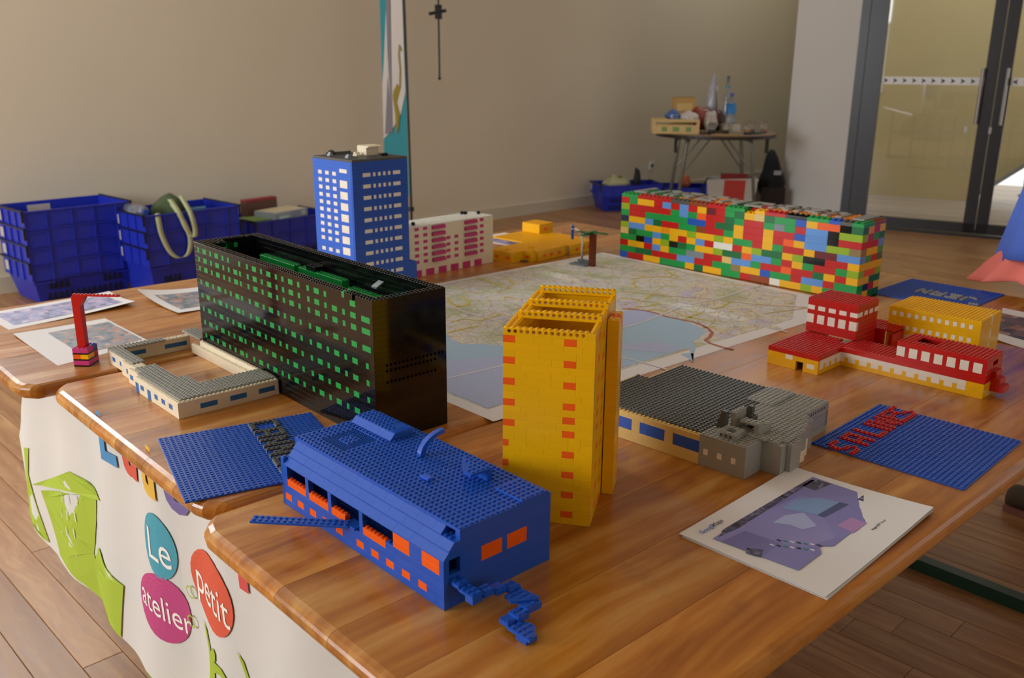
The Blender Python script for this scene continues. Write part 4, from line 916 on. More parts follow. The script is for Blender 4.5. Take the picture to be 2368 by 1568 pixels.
for r_ in ([(0.298, 2.422), (0.354, 2.402), (0.424, 2.367), (0.497, 2.353), (0.553, 2.324), (0.607, 2.296), (0.676, 2.278), (0.755, 2.261)], [(0.625, 2.194), (0.684, 2.222), (0.754, 2.256)]): road(r_, .004, 0xd9a95c, 'print_orange_road')
for r_ in ([(-0.126, 1.693), (-0.02, 1.774), (.1, 1.9), (0.261, 2.06), (0.314, 2.11), (0.376, 2.189), (0.443, 2.273), (0.545, 2.344), (0.627, 2.429), (0.707, 2.509)], [(.1, 1.95), (0.233, 1.834), (0.272, 1.8), (0.315, 1.755)], [(-0.171, 2.277), (-0.112, 2.187), (-0.053, 2.134), (.06, 2.02)], [(0.362, 2.32), (0.445, 2.273), (0.482, 2.218), (0.528, 2.157), (0.582, 2.099), (0.641, 2.032)], [(-.03, 2.62), (.08, 2.55), (.2, 2.46), (.362, 2.32)]):
    road(r_, .005, 0xe6e2e6, 'paper_seam', .0013)
def lifted_flap(x0, y0, dx, dy, wd, hgt):   # sheet edge curling up from the map
    n = 10; vs = []; fs = []
    for i in range(n + 1):
        t = i / n; h = hgt * math.sin(math.pi * t)
        vs += [(x0 + dx * t, y0 + dy * t, .0006), (x0 + dx * t - dy * .0 - wd * dy / math.hypot(dx, dy), y0 + dy * t + wd * dx / math.hypot(dx, dy), .0012 + h)]
        if i: fs.append((2 * i - 2, 2 * i, 2 * i + 1, 2 * i - 1))
    ob('curled_edge', mesh('curl', vs, fs, True), map_root, M_LAND)
a = mpt(.62, 2.05); b = mpt(.37, 2.315); lifted_flap(a[0], a[1], b[0] - a[0], b[1] - a[1], -.02, .008)
a = mpt(.19, 2.52); b = mpt(.05, 2.66); lifted_flap(a[0], a[1], b[0] - a[0], b[1] - a[1], -.02, .010)
M_AER1 = aerial_mat('print_aerial_violet', [0x4b4668, 0x7a78a8, 0x8f93c4, 0xb19ac0, 0xd9c8dc], 60)
M_AER2 = aerial_mat('print_aerial_city', [0x4d5560, 0x6f7d8c, 0x8a8f98, 0xb07a64, 0xc9c2bc], 70)
M_AER3 = aerial_mat('print_aerial_dark', [0x23252a, 0x4a4a44, 0x6a5a50, 0x9a6a44, 0xd8d4cc], 26)
def curved_paper(name, quad, z, m, parent, curl):
    """paper from four world corners (a,b,c,d) with corner lifts curl=(za,zb,zc,zd)"""
    n = 12; org = parent.location; vs = []; fs = []
    for i in range(n + 1):
        for j in range(n + 1):
            s, t = i / n, j / n; wts = ((1 - s) * (1 - t), s * (1 - t), s * t, (1 - s) * t)
            x = sum(wt * q[0] for wt, q in zip(wts, quad)); y = sum(wt * q[1] for wt, q in zip(wts, quad))
            h = sum((wt ** 2.2) * c for wt, c in zip(wts, curl)); vs.append((x - org[0], y - org[1], z + h))
    for i in range(n):
        for j in range(n): a = i * (n + 1) + j; fs.append((a, a + n + 1, a + n + 2, a + 1))
    me = mesh(name, vs, fs); o = ob(name, me, parent, m)
    md = o.modifiers.new('thickness', 'SOLIDIFY'); md.thickness = .0003; return o
def inner(quad, a, b, c, d):
    def at(s, t):
        w = ((1 - s) * (1 - t), s * (1 - t), s * t, (1 - s) * t); return (sum(k * q[0] for k, q in zip(w, quad)), sum(k * q[1] for k, q in zip(w, quad)))
    return [at(a, c), at(b, c), at(b, d), at(a, d)]
def printed(label, quad, inn, m, curl, name='printed_photo'):
    c = (sum(q[0] for q in quad) / 4, sum(q[1] for q in quad) / 4)
    r = thing(name, label, 'printed photo', (c[0], c[1], TZ + .0003)); curved_paper('paper', quad, 0, M_PAPER, r, curl)
    pic = inner(quad, *inn)
    def lift(s, t):
        w = ((1 - s) * (1 - t), s * (1 - t), s * t, (1 - s) * t); return sum((k ** 2.2) * q for k, q in zip(w, curl))
    n = 10; vs = []; fs = []
    for i in range(n + 1):
        for j in range(n + 1):
            s = inn[0] + (inn[1] - inn[0]) * i / n; t = inn[2] + (inn[3] - inn[2]) * j / n; w = ((1 - s) * (1 - t), s * (1 - t), s * t, (1 - s) * t)
            vs.append((sum(k * q[0] for k, q in zip(w, quad)) - c[0], sum(k * q[1] for k, q in zip(w, quad)) - c[1], .0005 + lift(s, t)))
    for i in range(n):
        for j in range(n): a = i * (n + 1) + j; fs.append((a, a + n + 1, a + n + 2, a + 1))
    ob('picture', mesh('picture', vs, fs, True), r, m); return r
printed('white page with violet aerial photo lying at the table edge beyond the red crane', [(-1.161, 2.019), (-.957, 2.244), (-1.078, 2.371), (-1.30, 2.155)], (.07, .93, .16, .86), M_AER1, (0, .012, .006, 0))
printed('page with grey city aerial photo and blue water lying behind the red crane', [(-.924, 1.761), (-.80, 1.93), (-.983, 2.122), (-1.127, 1.974)], (.3, .97, .12, .86), M_AER2, (0, 0, 0, .004))
printed('curled page with aerial photo tucked behind the black brick building', [(-.819, 2.162), (-.69, 2.29), (-.84, 2.47), (-.985, 2.33)], (.12, .9, .14, .8), M_AER2, (.004, 0, .0, .022))
printed('page with dark aerial roof photo beside the yellow box model', [(1.094, 1.969), (1.142, 1.889), (1.325, 2.19), (1.261, 2.271)], (-.0, .9, .2, .82), M_AER3, (.004, 0, 0, 0))
printed('page with violet photo curling up behind the flat yellow model', [(.045, 3.02), (.17, 3.16), (-.03, 3.33), (-.16, 3.20)], (.1, .9, .12, .84), M_AER1, (0, .03, .0, 0))
# stack of prints on the near table
stq = [(.222, 1.072), (.366, .927), (.584, 1.141), (.432, 1.284)]
stk = thing('photo_stack', 'stack of white pages, top one a violet aerial photo of a large hall', 'printed photos', (.4, 1.1, TZ + .0003))
for i in range(5):
    j = [(q[0] + random.uniform(-.004, .004), q[1] + random.uniform(-.004, .004)) for q in stq]
    curved_paper('page', j if i < 4 else stq, .0007 * i, M_PAPER, stk, (.0005, .0005, .003 + .0008 * i, .001))
ZP = .0042
def plift(x, y): 
    d = max(0, ((x - .584) * .0 + 0)); return 0
def on_stack(name, pts, z, m):
    o = holed(name, [(p[0] - .4, p[1] - 1.1) for p in pts], [], .0002); return ob(name, o, stk, m, loc=(0, 0, ZP + z))
on_stack('picture', [(0.262, 1.059), (0.350, .982), (0.391, 1.023), (0.394, 1.041), (0.412, 1.041), (0.534, 1.160), (0.45, 1.246)], 0, aerial_mat('print_car_park', [0x6a64a0, 0x7f7dbb, 0x8785c2, 0x8f8cc6, 0xa59ad0], 9))
on_stack('hall_roof', [(0.374, 1.143), (0.403, 1.133), (0.418, 1.124), (0.462, 1.163), (0.436, 1.177), (0.403, 1.171)], .0003, mat('print_roof_blue', 0x7f9dcc, .5))
on_stack('hall_facade', [(0.418, 1.124), (0.426, 1.118), (0.473, 1.157), (0.462, 1.163)], .0003, mat('print_facade', 0x4a5480, .5))
on_stack('hall_canopy', [(0.351, 1.102), (0.373, 1.096), (0.385, 1.083), (0.408, 1.093), (0.402, 1.131), (.374, 1.123)], .0003, mat('print_canopy', 0xa9b2dc, .5))
for pts in ([(.27, 1.062), (.30, 1.085), (.45, 1.235), (.44, 1.236), (.28, 1.082)], [(.45, 1.24), (.47, 1.222), (.44, 1.2), (.425, 1.215)], [(.505, 1.187), (.532, 1.161), (.515, 1.15), (.49, 1.172)], [(.30, 1.035), (.32, 1.03), (.312, 1.012), (.296, 1.022)]):
    on_stack('tree_patch', pts, .0002, aerial_mat('print_trees_%d' % len(bpy.data.materials), [0x242433, 0x3c3b55, 0x5a5878, 0x8a82a8], 160))
on_stack('pink_patch', [(.45, 1.075), (.478, 1.102), (.462, 1.118), (.436, 1.096)], .0003, mat('print_pink', 0xb58ac0, .5))
for i in range(14):
    x, y = .335 + .008 * (i % 7) + .012 * (i // 7), 1.045 - .002 * (i % 7) + .012 * (i // 7)
    v = Vector((.7, -.72, 0)); on_stack('car_mark', [(x - .004, y - .002), (x, y - .006), (x + .0025, y - .0035), (x - .0015, y + .0005)], .0004, mat(('print_car_white', 'print_car_dark', 'print_car_teal')[i % 3], (0xd8dcea, 0x2c3050, 0x3f8aa0)[i % 3], .5))
for txt, col, off in (('Google', 0x4a78c8, .0), ('Maps', 0x55555c, .024)):
    me = text_mesh(txt, .011, .0001); o = ob('caption', me, stk, mat('print_ink_%s' % col, col, .6), loc=(.262 + off * .7 - .4 - .002, 1.084 + off * .7 - 1.1 - .0, ZP + .0003)); o.rotation_euler[2] = math.radians(45)
me = text_mesh('Images 2017 Google, Data map', .005, .0001); o = ob('caption', me, stk, MATS['print_ink_5592412'] if 'print_ink_5592412' in MATS else mat('print_ink', 0x55555c, .6), loc=(.5 - .4, 1.105 - 1.1, ZP + .0008)); o.rotation_euler[2] = math.radians(44)

# ---------------------------------------------------------------- mesh banner hung on the table ends
M_BAN = mat('banner_mesh', 0xdedcd6, .8, alpha=.88)
bn = thing('banner', 'white mesh banner with colourful blobs and green houses hung below the table ends', 'banner', tp(.03, 0, -TZ), TA)
# local frame: y runs along the table ends, z up; face toward -x
def fold(y, z): return .012 * math.sin(y * 11) * (1 - (z / TZ) * .7) + .006 * math.sin(y * 27 + z * 6)
zt = TZ - .03
def bottom(y):
    if y > 1.12: return .74 - .43 + (y - 1.12) * .0
    if y > .93: return .74 - .475 + .04 * (y - .93) / .19
    return .74 - .485
vs, fs = [], []; ny, nz = 64, 14; y0, y1 = -.69, 1.13
for i in range(ny + 1):
    y = y0 + (y1 - y0) * i / ny; zb = bottom(y); ztop = zt if y < .9 else zt - (y - .9) * .95
    if y > 1.0: zb = zb
    for j in range(nz + 1): z = zb + (ztop - zb) * j / nz; vs.append((fold(y, z), y, z))
for i in range(ny):
    for j in range(nz): a = i * (nz + 1) + j; fs.append((a, a + 1, a + nz + 2, a + nz + 1))
ob('cloth', mesh('banner_cloth', vs, fs, True), bn, M_BAN)
def ban_shape(name, pts, hx, off=.002, parent=None):
    me = holed(name, [(-p[0], p[1]) for p in pts], [], .0003)
    bm = bmesh.new(); bm.from_mesh(me)
    for q in range(3): bmesh.ops.subdivide_edges(bm, edges=[e for e in bm.edges if e.calc_length() > .03], cuts=1)
    for v in bm.verts:
        y, z = -v.co.x, v.co.y; d = v.co.z; v.co = Vector((fold(y, z) - off - d, y, z))
    bm.normal_update(); bm.to_mesh(me); bm.free()
    return ob(name, me, parent or bn, mat('banner_ink_%06x' % hx, hx, .8, alpha=.94))
def blob(cy, cz, ry, rz, tilt, egg=.12, n=28):
    o = []
    for i in range(n):
        t = 2 * math.pi * i / n; a, b = ry * math.cos(t), rz * math.sin(t); a *= 1 + egg * math.sin(t); o.append((cy + a * math.cos(tilt) - b * math.sin(tilt), cz + a * math.sin(tilt) + b * math.cos(tilt)))
    return o
D0 = .74
ban_shape('blue_blob', blob(.274, D0 - .178, .054, .062, .35), 0x4aa0b4); ban_shape('orange_blob', blob(.092, D0 - .182, .088, .066, -.2), 0xdb5a3c); ban_shape('pink_blob', blob(.291, D0 - .302, .094, .064, -.35), 0xc2457f)
def ban_text(txt, y, z, size, hx=0xf2eee6, tilt=0.0, bold=.0, off=.0028):
    me = text_mesh(txt, size, .0001, bold)
    ct, st_ = math.cos(tilt), math.sin(tilt)
    for v in me.vertices:
        u_, w_ = v.co.x * ct - v.co.y * st_, v.co.x * st_ + v.co.y * ct
        yy, zz = y - u_, z + w_; v.co = Vector((fold(yy, zz) - off - v.co.z, yy, zz))
    return ob('lettering', me, bn, mat('banner_ink_%06x' % hx, hx, .8))
ban_text('Le', .274, D0 - .182, .085); ban_text('petit', .092, D0 - .185, .078); ban_text('atelier', .287, D0 - .302, .066)
for ch, y, hx in (('L', .46, 0x4f8fc0), ('u', .375, 0xd4553f), ('d', .285, 0xe0b040), ('o', .19, 0x77689e)): ban_text(ch, y, D0 - .045, .12, hx, bold=.006)
ban_text('r', -.045, D0 - .075, .12, 0xd8524e, bold=.006)
GRN = 0xa9bf35
ban_shape('house_roof', [(1.0, D0 - .322), (.74, D0 - .203), (.545, D0 - .193), (.58, D0 - .207)], GRN); ban_shape('house_wall', [(.955, D0 - .322), (.905, D0 - .466), (.80, D0 - .478), (.68, D0 - .482), (.695, D0 - .375), (.603, D0 - .212)], GRN)
ban_shape('house_wall', [(.706, D0 - .406), (.651, D0 - .342), (.476, D0 - .343), (.53, D0 - .482), (.68, D0 - .483)], GRN, .003); ban_shape('house_wall', [(1.038, D0 - .245), (.982, D0 - .227), (1.017, D0 - .301), (.96, D0 - .455), (.99, D0 - .455), (1.10, D0 - .425)], GRN)
for i in range(9):
    y, z = .82 - .045 * (i % 3) + .02 * (i // 3), D0 - .30 - .045 * (i // 3) + .012 * (i % 3)
    ban_shape('window_mark', [(y, z), (y - .004, z), (y - .004, z + .022), (y, z + .022)], 0xe8e6d8, .0035)
ch = [(.15, -.26), (.135, -.27), (.12, -.30), (.105, -.285), (.095, -.29), (.098, -.305), (.105, -.31), (.075, -.305), (.055, -.315), (.05, -.325), (.08, -.32), (.105, -.33), (.11, -.36), (.13, -.40), (.115, -.41), (.10, -.42), (.155, -.42), (.14, -.37), (.13, -.33), (.13, -.30)]
ban_shape('child_figure', [(y, D0 + z) for y, z in ch[::-1]], GRN); ban_shape('child_figure', [(y - .14, D0 + z + .02) for y, z in ch[::-1]], GRN)
ban_shape('ground_band', [(.40, D0 - .482), (-.3, D0 - .482), (-.3, D0 - .45), (.1, D0 - .46)], GRN)
for (y, z) in ((.185, -.225), (.195, -.285)):
    rp_ = [(y + .012 * math.cos(t / 8 * math.pi), D0 + z + .010 * math.sin(t / 8 * math.pi)) for t in range(17)]; v, f = ribbon(rp_, .003); v = [(fold(q[0], q[1]) - .0055, q[0], q[1]) for q in v]; ob('curl_mark', mesh('curl', v, f), bn, MATS['banner_ink_%06x' % GRN])
# ================================================================ things along the walls
M_CR = mat('crate_blue_plastic', 0x2233b4, .35); M_CRD = mat('crate_slot_dark', 0x0a0c1e, .7); M_BAIL = mat('crate_bail_black', 0x14141a, .4); M_LAB = mat('paper_label', 0xc9c2b8, .7)
def crate(label, loc, rz, Hh=.25, group=None, label_in=False):
    Lx, Ly, band = .6, .4, .105
    r = thing('plastic_crate', label, 'crate', loc, rz, group)
    t = .006; z0 = Hh - band
    rim = MB()
    for (a, b, c, d) in ((0, 0, Lx, t), (0, Ly - t, Lx, Ly), (0, t, t, Ly - t), (Lx - t, t, Lx, Ly - t)): rim.box(a, b, z0, c, d, Hh)
    for (a, b, c, d) in ((-.008, -.008, Lx + .008, .002), (-.008, Ly - .002, Lx + .008, Ly + .008), (-.008, 0, .002, Ly), (Lx - .002, 0, Lx + .008, Ly)): rim.box(a, b, Hh - .008, c, d, Hh)
    for x in (0, .12, .26, .385, .52, Lx): rim.box(max(0, x - .004), -.008, z0, min(Lx, x + .004), 0, Hh)
    for y in (.1, .2, .3): rim.box(-.008, y - .004, z0, 0, y + .004, Hh)
    for x0, x1, dz in ((0, .12, -.012), (.48, Lx, -.012), (.17, .43, .022)): rim.box(x0, -.008, z0 + dz - .006, x1, 0, z0 + dz)
    ob('rim', rim.me('rim'), r, M_CR)
    ins = .03; i2 = .045
    vs = []
    for z, k in ((z0 + .01, ins * .4), (0.006, i2)): vs += [(k, k, z), (Lx - k, k, z), (Lx - k, Ly - k, z), (k, Ly - k, z)]
    bd = MB().add(vs, [(4, 5, 1, 0), (5, 6, 2, 1), (6, 7, 3, 2), (7, 4, 0, 3), (4, 7, 6, 5), ])
    o = ob('body', bd.me('body'), r, M_CR); md = o.modifiers.new('t', 'SOLIDIFY'); md.thickness = .003
    if z0 > .1:
        for row, xs in ((.085, [.10 + .03 * i for i in range(4)] + [.41 + .03 * i for i in range(4)]), (.02, [.09 + .032 * i for i in range(14)])):
            for x in xs:
                k = i2 + (ins * .4 - i2) * ((row + .02) / z0); ob('slot', MB().box(x, k - .004, row, x + .014, k + .002, row + .042).me('slot') if 'slot_%d' % int(row * 1000) not in bpy.data.meshes else None, r, M_CRD)
    for x in (-.012, Lx + .004):
        ob('bail', MB().box(x, -.012, Hh - .003, x + .012, Ly + .012, Hh + .006).box(x, -.012, Hh - .06, x + .01, -.004, Hh).me('bail'), r, M_BAIL)
    ob('tag', MB().box(-.011, .30, Hh - .075, -.008, .345, Hh - .02).me('tag'), r, M_LAB)
    if label_in: ob('tag', MB().box(.17, Ly - t - .002, Hh - .07, .30, Ly - t, Hh - .02).me('tag'), r, M_LAB)
    return r
gA = math.radians(47.5)
A_ = Vector((-2.70, 5.0, 0))
names = ['bottom crate, slotted sides showing', 'second crate up', 'third crate up', 'top crate, empty with a paper label inside']
for i, n in enumerate(names): crate('blue crate in the tall stack of four, ' + n, A_ + Vector((0, 0, .097 * i)), gA, label_in=i == 3)
e1 = Vector((math.cos(gA), math.sin(gA), 0))
B_ = Vector((-1.70, 5.62, 0)) - e1 * .6
for i, n in enumerate(['bottom crate with slotted sides', 'middle crate', 'top crate holding a bottle and green straps']): crate('blue crate in the strap-draped stack, ' + n, B_ + Vector((0, 0, .05 + .097 * i if i else 0)), gA, .25 if i else .30)
C_ = Vector((-1.66, 5.86, 0))
for i, n in enumerate(['lower crate', 'upper crate filled with game boxes']): crate('blue plastic crate behind the black model, ' + n, C_ + Vector((0, 0, .097 * i)), gA)
def at(base, x, y, z): return base + e1 * x + Vector((-e1.y, e1.x, 0)) * y + Vector((0, 0, z))
# contents of the crates
def obox(name, label, cat, loc, rz, sx, sy, sz, hx, parts=(), rough=.6, tilt=0.0):
    r = thing(name, label, cat, loc, rz); r.rotation_euler[1] = tilt
    ob('body', MB().cbox(-sx / 2, -sy / 2, 0, sx / 2, sy / 2, sz, min(sz, .01) * .3).me('body'), r, mat('col_%06x' % hx, hx, rough))
    for (nm, x0, y0, z0, x1, y1, z1, h) in parts: ob(nm, MB().box(x0, y0, z0, x1, y1, z1).me(nm), r, mat('col_%06x' % h, h, rough))
    return r
obox('game_box', 'flat pale blue game box lying on top of the games crate', 'game box', at(C_, .30, .16, .335), gA + .2, .30, .2, .05, 0xa9b6c4, [('lid_print', -.14, -.09, .05, .14, .09, .051, 0xd8cba8), ('barcode', .09, -.1005, .01, .13, -.1, .04, 0xe6e2dc)])
obox('game_box', 'dark red and brown game box leaning behind the pale box', 'game box', at(C_, .22, .30, .30), gA + .1, .26, .06, .14, 0x6b4a40, [('lid', -.13, -.03, .14, .13, .03, .155, 0x9c3d44)])
obox('game_box', 'yellow and green game box in the left end of the games crate', 'game box', at(C_, .10, .17, .25), gA, .14, .2, .085, 0xc9b52e, [('lid', -.07, -.1, .085, .07, .1, .095, 0x7c9a5a)])
obox('game_box', 'small pale green game box inside the games crate', 'game box', at(C_, .24, .06, .26), gA + .3, .10, .08, .085, 0x9fc4b4, [('lid', -.05, -.04, .085, .05, .04, .094, 0xb9d8cc)])
# strap bag and bottle over the second stack
sb = thing('strap_bag', 'dark green bag with long pale green straps hanging over the crate rim', 'bag', at(B_, .26, .2, .40), gA)
bm = bmesh.new(); bmesh.ops.create_icosphere(bm, subdivisions=3, radius=.1)
for v in bm.verts: v.co.z *= .9; v.co += Vector((.012 * math.sin(v.co.y * 60), .01 * math.sin(v.co.x * 70), .012 * math.sin(v.co.x * 40 + 1)))
me = bpy.data.meshes.new('bag'); bm.to_mesh(me); bm.free(); me.polygons.foreach_set('use_smooth', [True] * len(me.polygons)); ob('sack', me, sb, mat('bag_green', 0x4a5a3c, .9, noise=.2, nscale=20), loc=(0, 0, .08))
def strap(pts, wd):
    vs, fs = [], []
    P_ = [Vector(p) for p in pts]; Q = []
    for i in range(len(P_) - 1):
        for k in range(6):
            t = k / 6; p0 = P_[max(i - 1, 0)]; p1 = P_[i]; p2 = P_[i + 1]; p3 = P_[min(i + 2, len(P_) - 1)]
            Q.append(.5 * ((2 * p1) + (p2 - p0) * t + (2 * p0 - 5 * p1 + 4 * p2 - p3) * t * t + (3 * p1 - p0 - 3 * p2 + p3) * t ** 3))
    Q.append(P_[-1])
    for i, q in enumerate(Q):
        vs += [q + Vector((wd / 2, 0, 0)), q - Vector((wd / 2, 0, 0))]
        if i: fs.append((2 * i - 2, 2 * i - 1, 2 * i + 1, 2 * i))
    me = mesh('strap', vs, fs, True); o = ob('strap', me, sb, mat('strap_green', 0xb9bf94, .9)); md = o.modifiers.new('t', 'SOLIDIFY'); md.thickness = .004
strap([(-.17, -.19, .10), (-.18, -.215, .06), (-.17, -.22, -.03), (-.13, -.22, -.13), (-.08, -.225, -.17), (-.02, -.22, -.15), (.0, -.22, -.06), (-.04, -.215, .06), (-.04, -.12, .13)], .03)
strap([(-.04, -.1, .16), (-.05, -.21, .1), (-.02, -.222, .0), (.02, -.225, -.06), (.035, -.222, -.02), (.02, -.215, .08), (.03, -.1, .17)], .03)
bt_ = thing('water_bottle', 'clear plastic bottle lying in the crate beside the green straps', 'bottle', at(B_, .06, .1, .5), gA); ob('body', MB().tube([(0, 0, 0), (0, .02, 0), (0, .2, 0), (0, .22, .0)], [.02, .035, .035, .01], 14).me('body', True), bt_, mat('clear_plastic', 0xdfe6ee, .1, trans=.8)); ob('cap', MB().tube([(0, -.01, 0), (0, .004, 0)], .016, 12).me('cap'), bt_, mat('col_2f55b8', 0x2f55b8, .4))
obox('folder', 'turquoise folder standing in the crate with the straps', 'folder', at(B_, .36, .14, .30), gA, .2, .02, .19, 0x2f8ab0, [('edge', -.1, -.011, .18, .1, .011, .19, 0x7ec4d4)])
# round folding table by the far wall
rt = thing('round_table', 'round brown folding table with grey metal legs by the far wall', 'table', (1.83, 8.45, 0))
ob('table_top', MB().cyl(0, 0, .735, .762, .53, 48, True).me('table_top'), rt, mat('laminate_brown', 0x8a6a48, .4)); ob('edge_band', MB().cyl(0, 0, .728, .757, .536, 48, True).me('edge'), rt, mat('edge_dark', 0x2a221c, .5))
M_LEG = mat('table_leg_grey', 0x8a8a80, .4, metal=.5)
for sx in (-1, 1):
    for sy in (-1, 1):
        ob('leg', MB().tube([(sx * .27, sy * .2, .73), (sx * .29, sy * .2, .66), (sx * .36, sy * .22, 0)], .016, 10).me('leg', True), rt, M_LEG)
        ob('brace', MB().tube([(sx * .07, sy * .17, .72), (sx * .32, sy * .21, .4)], .008, 8).me('brace'), rt, M_LEG)
    ob('crossbar', MB().tube([(sx * .27, -.2, .70), (sx * .27, .2, .70)], .014, 8).me('crossbar'), rt, M_LEG)
    ob('latch', MB().box(sx * .4 - .012, -.3, .60, sx * .4 + .012, -.27, .73).me('latch'), rt, mat('edge_dark', 0x2a221c, .5))
def on_t(x, y): return Vector((1.83 + x, 8.45 + y, .7625))
wc = thing('fruit_crate', 'pale wooden fruit crate with green print on the round table', 'crate', on_t(-.40, -.18), -.08)
M_PW = mat('poplar_wood', 0xd8bc84, .7, noise=.06, nscale=14)
for y in (-.11, .11):
    for z0, z1 in ((0, .075), (.10, .125)): ob('slat', MB().box(-.19, y - .004, z0, .19, y + .004, z1).me('slat'), wc, M_PW)
for x in (-.19, .19):
    for z0, z1 in ((0, .075), (.10, .125)): ob('slat', MB().box(x - .004, -.11, z0, x + .004, .11, z1).me('slat'), wc, M_PW)
    for y in (-.1, .1): ob('corner_post', MB().box(x - .012, y - .012, 0, x + .012, y + .012, .125).me('post'), wc, M_PW)
ob('base', MB().box(-.19, -.11, 0, .19, .11, .008).me('base'), wc, M_PW)
for x, wd in ((-.10, .045), (0, .055), (.11, .045)): ob('print', MB().box(x - wd / 2, -.1155, .02, x + wd / 2, -.1142, .06).me('print'), wc, mat('col_7fa060', 0x7fa060, .7))
def lump(name, label, cat, loc, sx, sy, sz, hx, seed, rough=.5, parts=()):
    bm = bmesh.new(); bmesh.ops.create_icosphere(bm, subdivisions=3, radius=1); rnd = random.Random(seed); a, b, c = (rnd.uniform(4, 7) for _ in range(3))
    for v in bm.verts:
        k = 1 + .12 * math.sin(a * v.co.x + seed) + .1 * math.sin(b * v.co.y) + .1 * math.sin(c * v.co.z + 2); v.co = Vector((v.co.x * sx * k, v.co.y * sy * k, max(-.85, v.co.z) * sz * k))
    zmin = min(v.co.z for v in bm.verts)
    for v in bm.verts: v.co.z -= zmin
    me = bpy.data.meshes.new(name); bm.to_mesh(me); bm.free(); me.polygons.foreach_set('use_smooth', [True] * len(me.polygons))
    r = thing(name, label, cat, loc); ob('body', me, r, mat('col_%06x' % hx, hx, rough))
    for (nm, x0, y0, z0, x1, y1, z1, h) in parts: ob(nm, MB().box(x0, y0, z0, x1, y1, z1).me(nm), r, mat('col_%06x' % h, h, .6))
    return r
lump('snack_packet', 'blue snack packet on top of the fruit crate', 'packet', on_t(-.42, -.18) + Vector((0, 0, .10)), .07, .05, .045, 0x4a67a8, 1, .4, [('print', -.03, -.052, .03, .03, -.05, .06, 0xb8c4e0)])
lump('snack_packet', 'white crumpled packet in the fruit crate', 'packet', on_t(-.28, -.16) + Vector((0, 0, .09)), .08, .06, .05, 0xcfc6be, 2, .4, [('fold', -.03, -.064, .03, .03, -.06, .05, 0xe6e0da)])
obox('paper_bag', 'tan paper bag with gold print standing behind the fruit crate', 'bag', on_t(-.30, .02), .1, .19, .1, .30, 0xc29a5c, [('label', -.07, -.052, .12, .07, -.05, .25, 0xd8b878), ('fold', -.095, -.05, .30, .095, .05, .305, 0x8f7f3c)])
lump('plastic_bag', 'red and white plastic bag between the crate and the bottle', 'bag', on_t(-.14, -.04), .11, .09, .11, 0x8c3a28, 4, .4, [('handle', -.05, -.02, .15, .05, .02, .20, 0xd8cfc8)])
lump('plastic_bag', 'clear crumpled plastic bag in front of the red bag', 'bag', on_t(-.09, -.22), .06, .05, .09, 0xb8aea4, 5, .3, [('knot', -.01, -.01, .13, .01, .01, .19, 0xc8c0b8)])
lump('cake_bag', 'dark brown cake wrapper behind the water bottle', 'packet', on_t(.0, .02), .09, .07, .09, 0x5a2c24, 6, .4, [('band', -.06, -.075, .06, .06, -.068, .075, 0xd0b8a8)])
lump('plastic_film', 'tall grey crumpled plastic film sticking up behind the bottles', 'film', on_t(-.02, .12), .05, .03, .22, 0xa8aab4, 7, .3, [('tip', -.03, -.01, .36, .04, .01, .40, 0xc4c8d0)])
def bottle(label, loc, hx, cap, hgt=.31):
    r = thing('water_bottle', label, 'bottle', loc); R_ = .042
    prof = [(0, .036), (.01, R_), (.08, R_), (.085, .039), (.19, R_), (.22, R_), (.27, .018), (.29, .014), (hgt - .02, .014)]
    ob('body', MB().tube([(0, 0, z * hgt / .31) for z, q in prof], [q for z, q in prof], 18).me('body', True), r, mat('clear_plastic', 0xdfe6ee, .1, trans=.8)); ob('cap', MB().cyl(0, 0, hgt - .02, hgt, .017, 14, True).me('cap'), r, mat('col_%06x' % cap, cap, .4)); ob('label', MB().cyl(0, 0, .09, .18, R_ + .001, 18).me('label', True), r, mat('col_%06x' % hx, hx, .5))
    return r
bottle('clear water bottle with blue label and dark blue cap on the white box', on_t(.10, -.12) + Vector((0, 0, .075)), 0x2f7cc0, 0x2c4cc0, .27); bottle('taller clear bottle with turquoise cap behind the labelled bottle', on_t(.10, .06), 0x9fb8c8, 0x2a8ab0, .40)
obox('carton_box', 'small white carton with green stripe under the blue labelled bottle', 'box', on_t(.10, -.14), .15, .15, .12, .074, 0xb9b09a, [('stripe', -.076, -.061, .02, .0, -.06, .035, 0x8fa05c), ('panel', .0, -.061, .01, .07, -.06, .07, 0xd4cfc6)])
def cup(label, loc, fill):
    r = thing('plastic_cup', label, 'cup', loc, 0, 'cups on the round table'); ob('wall', MB().cyl(0, 0, 0, .10, .028, 16, True, .036).me('wall', True), r, mat('cup_plastic', 0xdcdcdc, .1, trans=.9, alpha=.4))
    ob('drink', MB().cyl(0, 0, .003, .04, .027, 16, True, .03).me('drink', True), r, mat('col_%06x' % fill, fill, .3))
for (x, y, f, l) in ((-.10, -.32, 0x1c1410, 'clear cup of dark drink before the clear bag'), (.02, -.33, 0x1c1410, 'clear cup of dark drink before the white carton'), (.24, -.2, 0xc9a06a, 'clear cup of pale juice beside the carton'), (.31, -.08, 0xb0a49a, 'empty clear cup behind the juice cup'), (.41, -.1, 0xb08a7a, 'lone clear cup standing near the right rim of the round table')): cup(l, on_t(x, y), f)
for (x, y, hx, l) in ((.22, -.3, 0x1a1a18, 'black lid lying by the juice cup'), (.31, -.26, 0x1f4a3a, 'dark green lid lying next to the black lid')):
    r = thing('bottle_lid', l, 'lid', on_t(x, y)); ob('disc', MB().cyl(0, 0, 0, .018, .034, 18, True).me('disc'), r, mat('col_%06x' % hx, hx, .5)); ob('rim', MB().cyl(0, 0, 0, .006, .037, 18, True).me('rim'), r, mat('col_%06x' % hx, hx, .5))
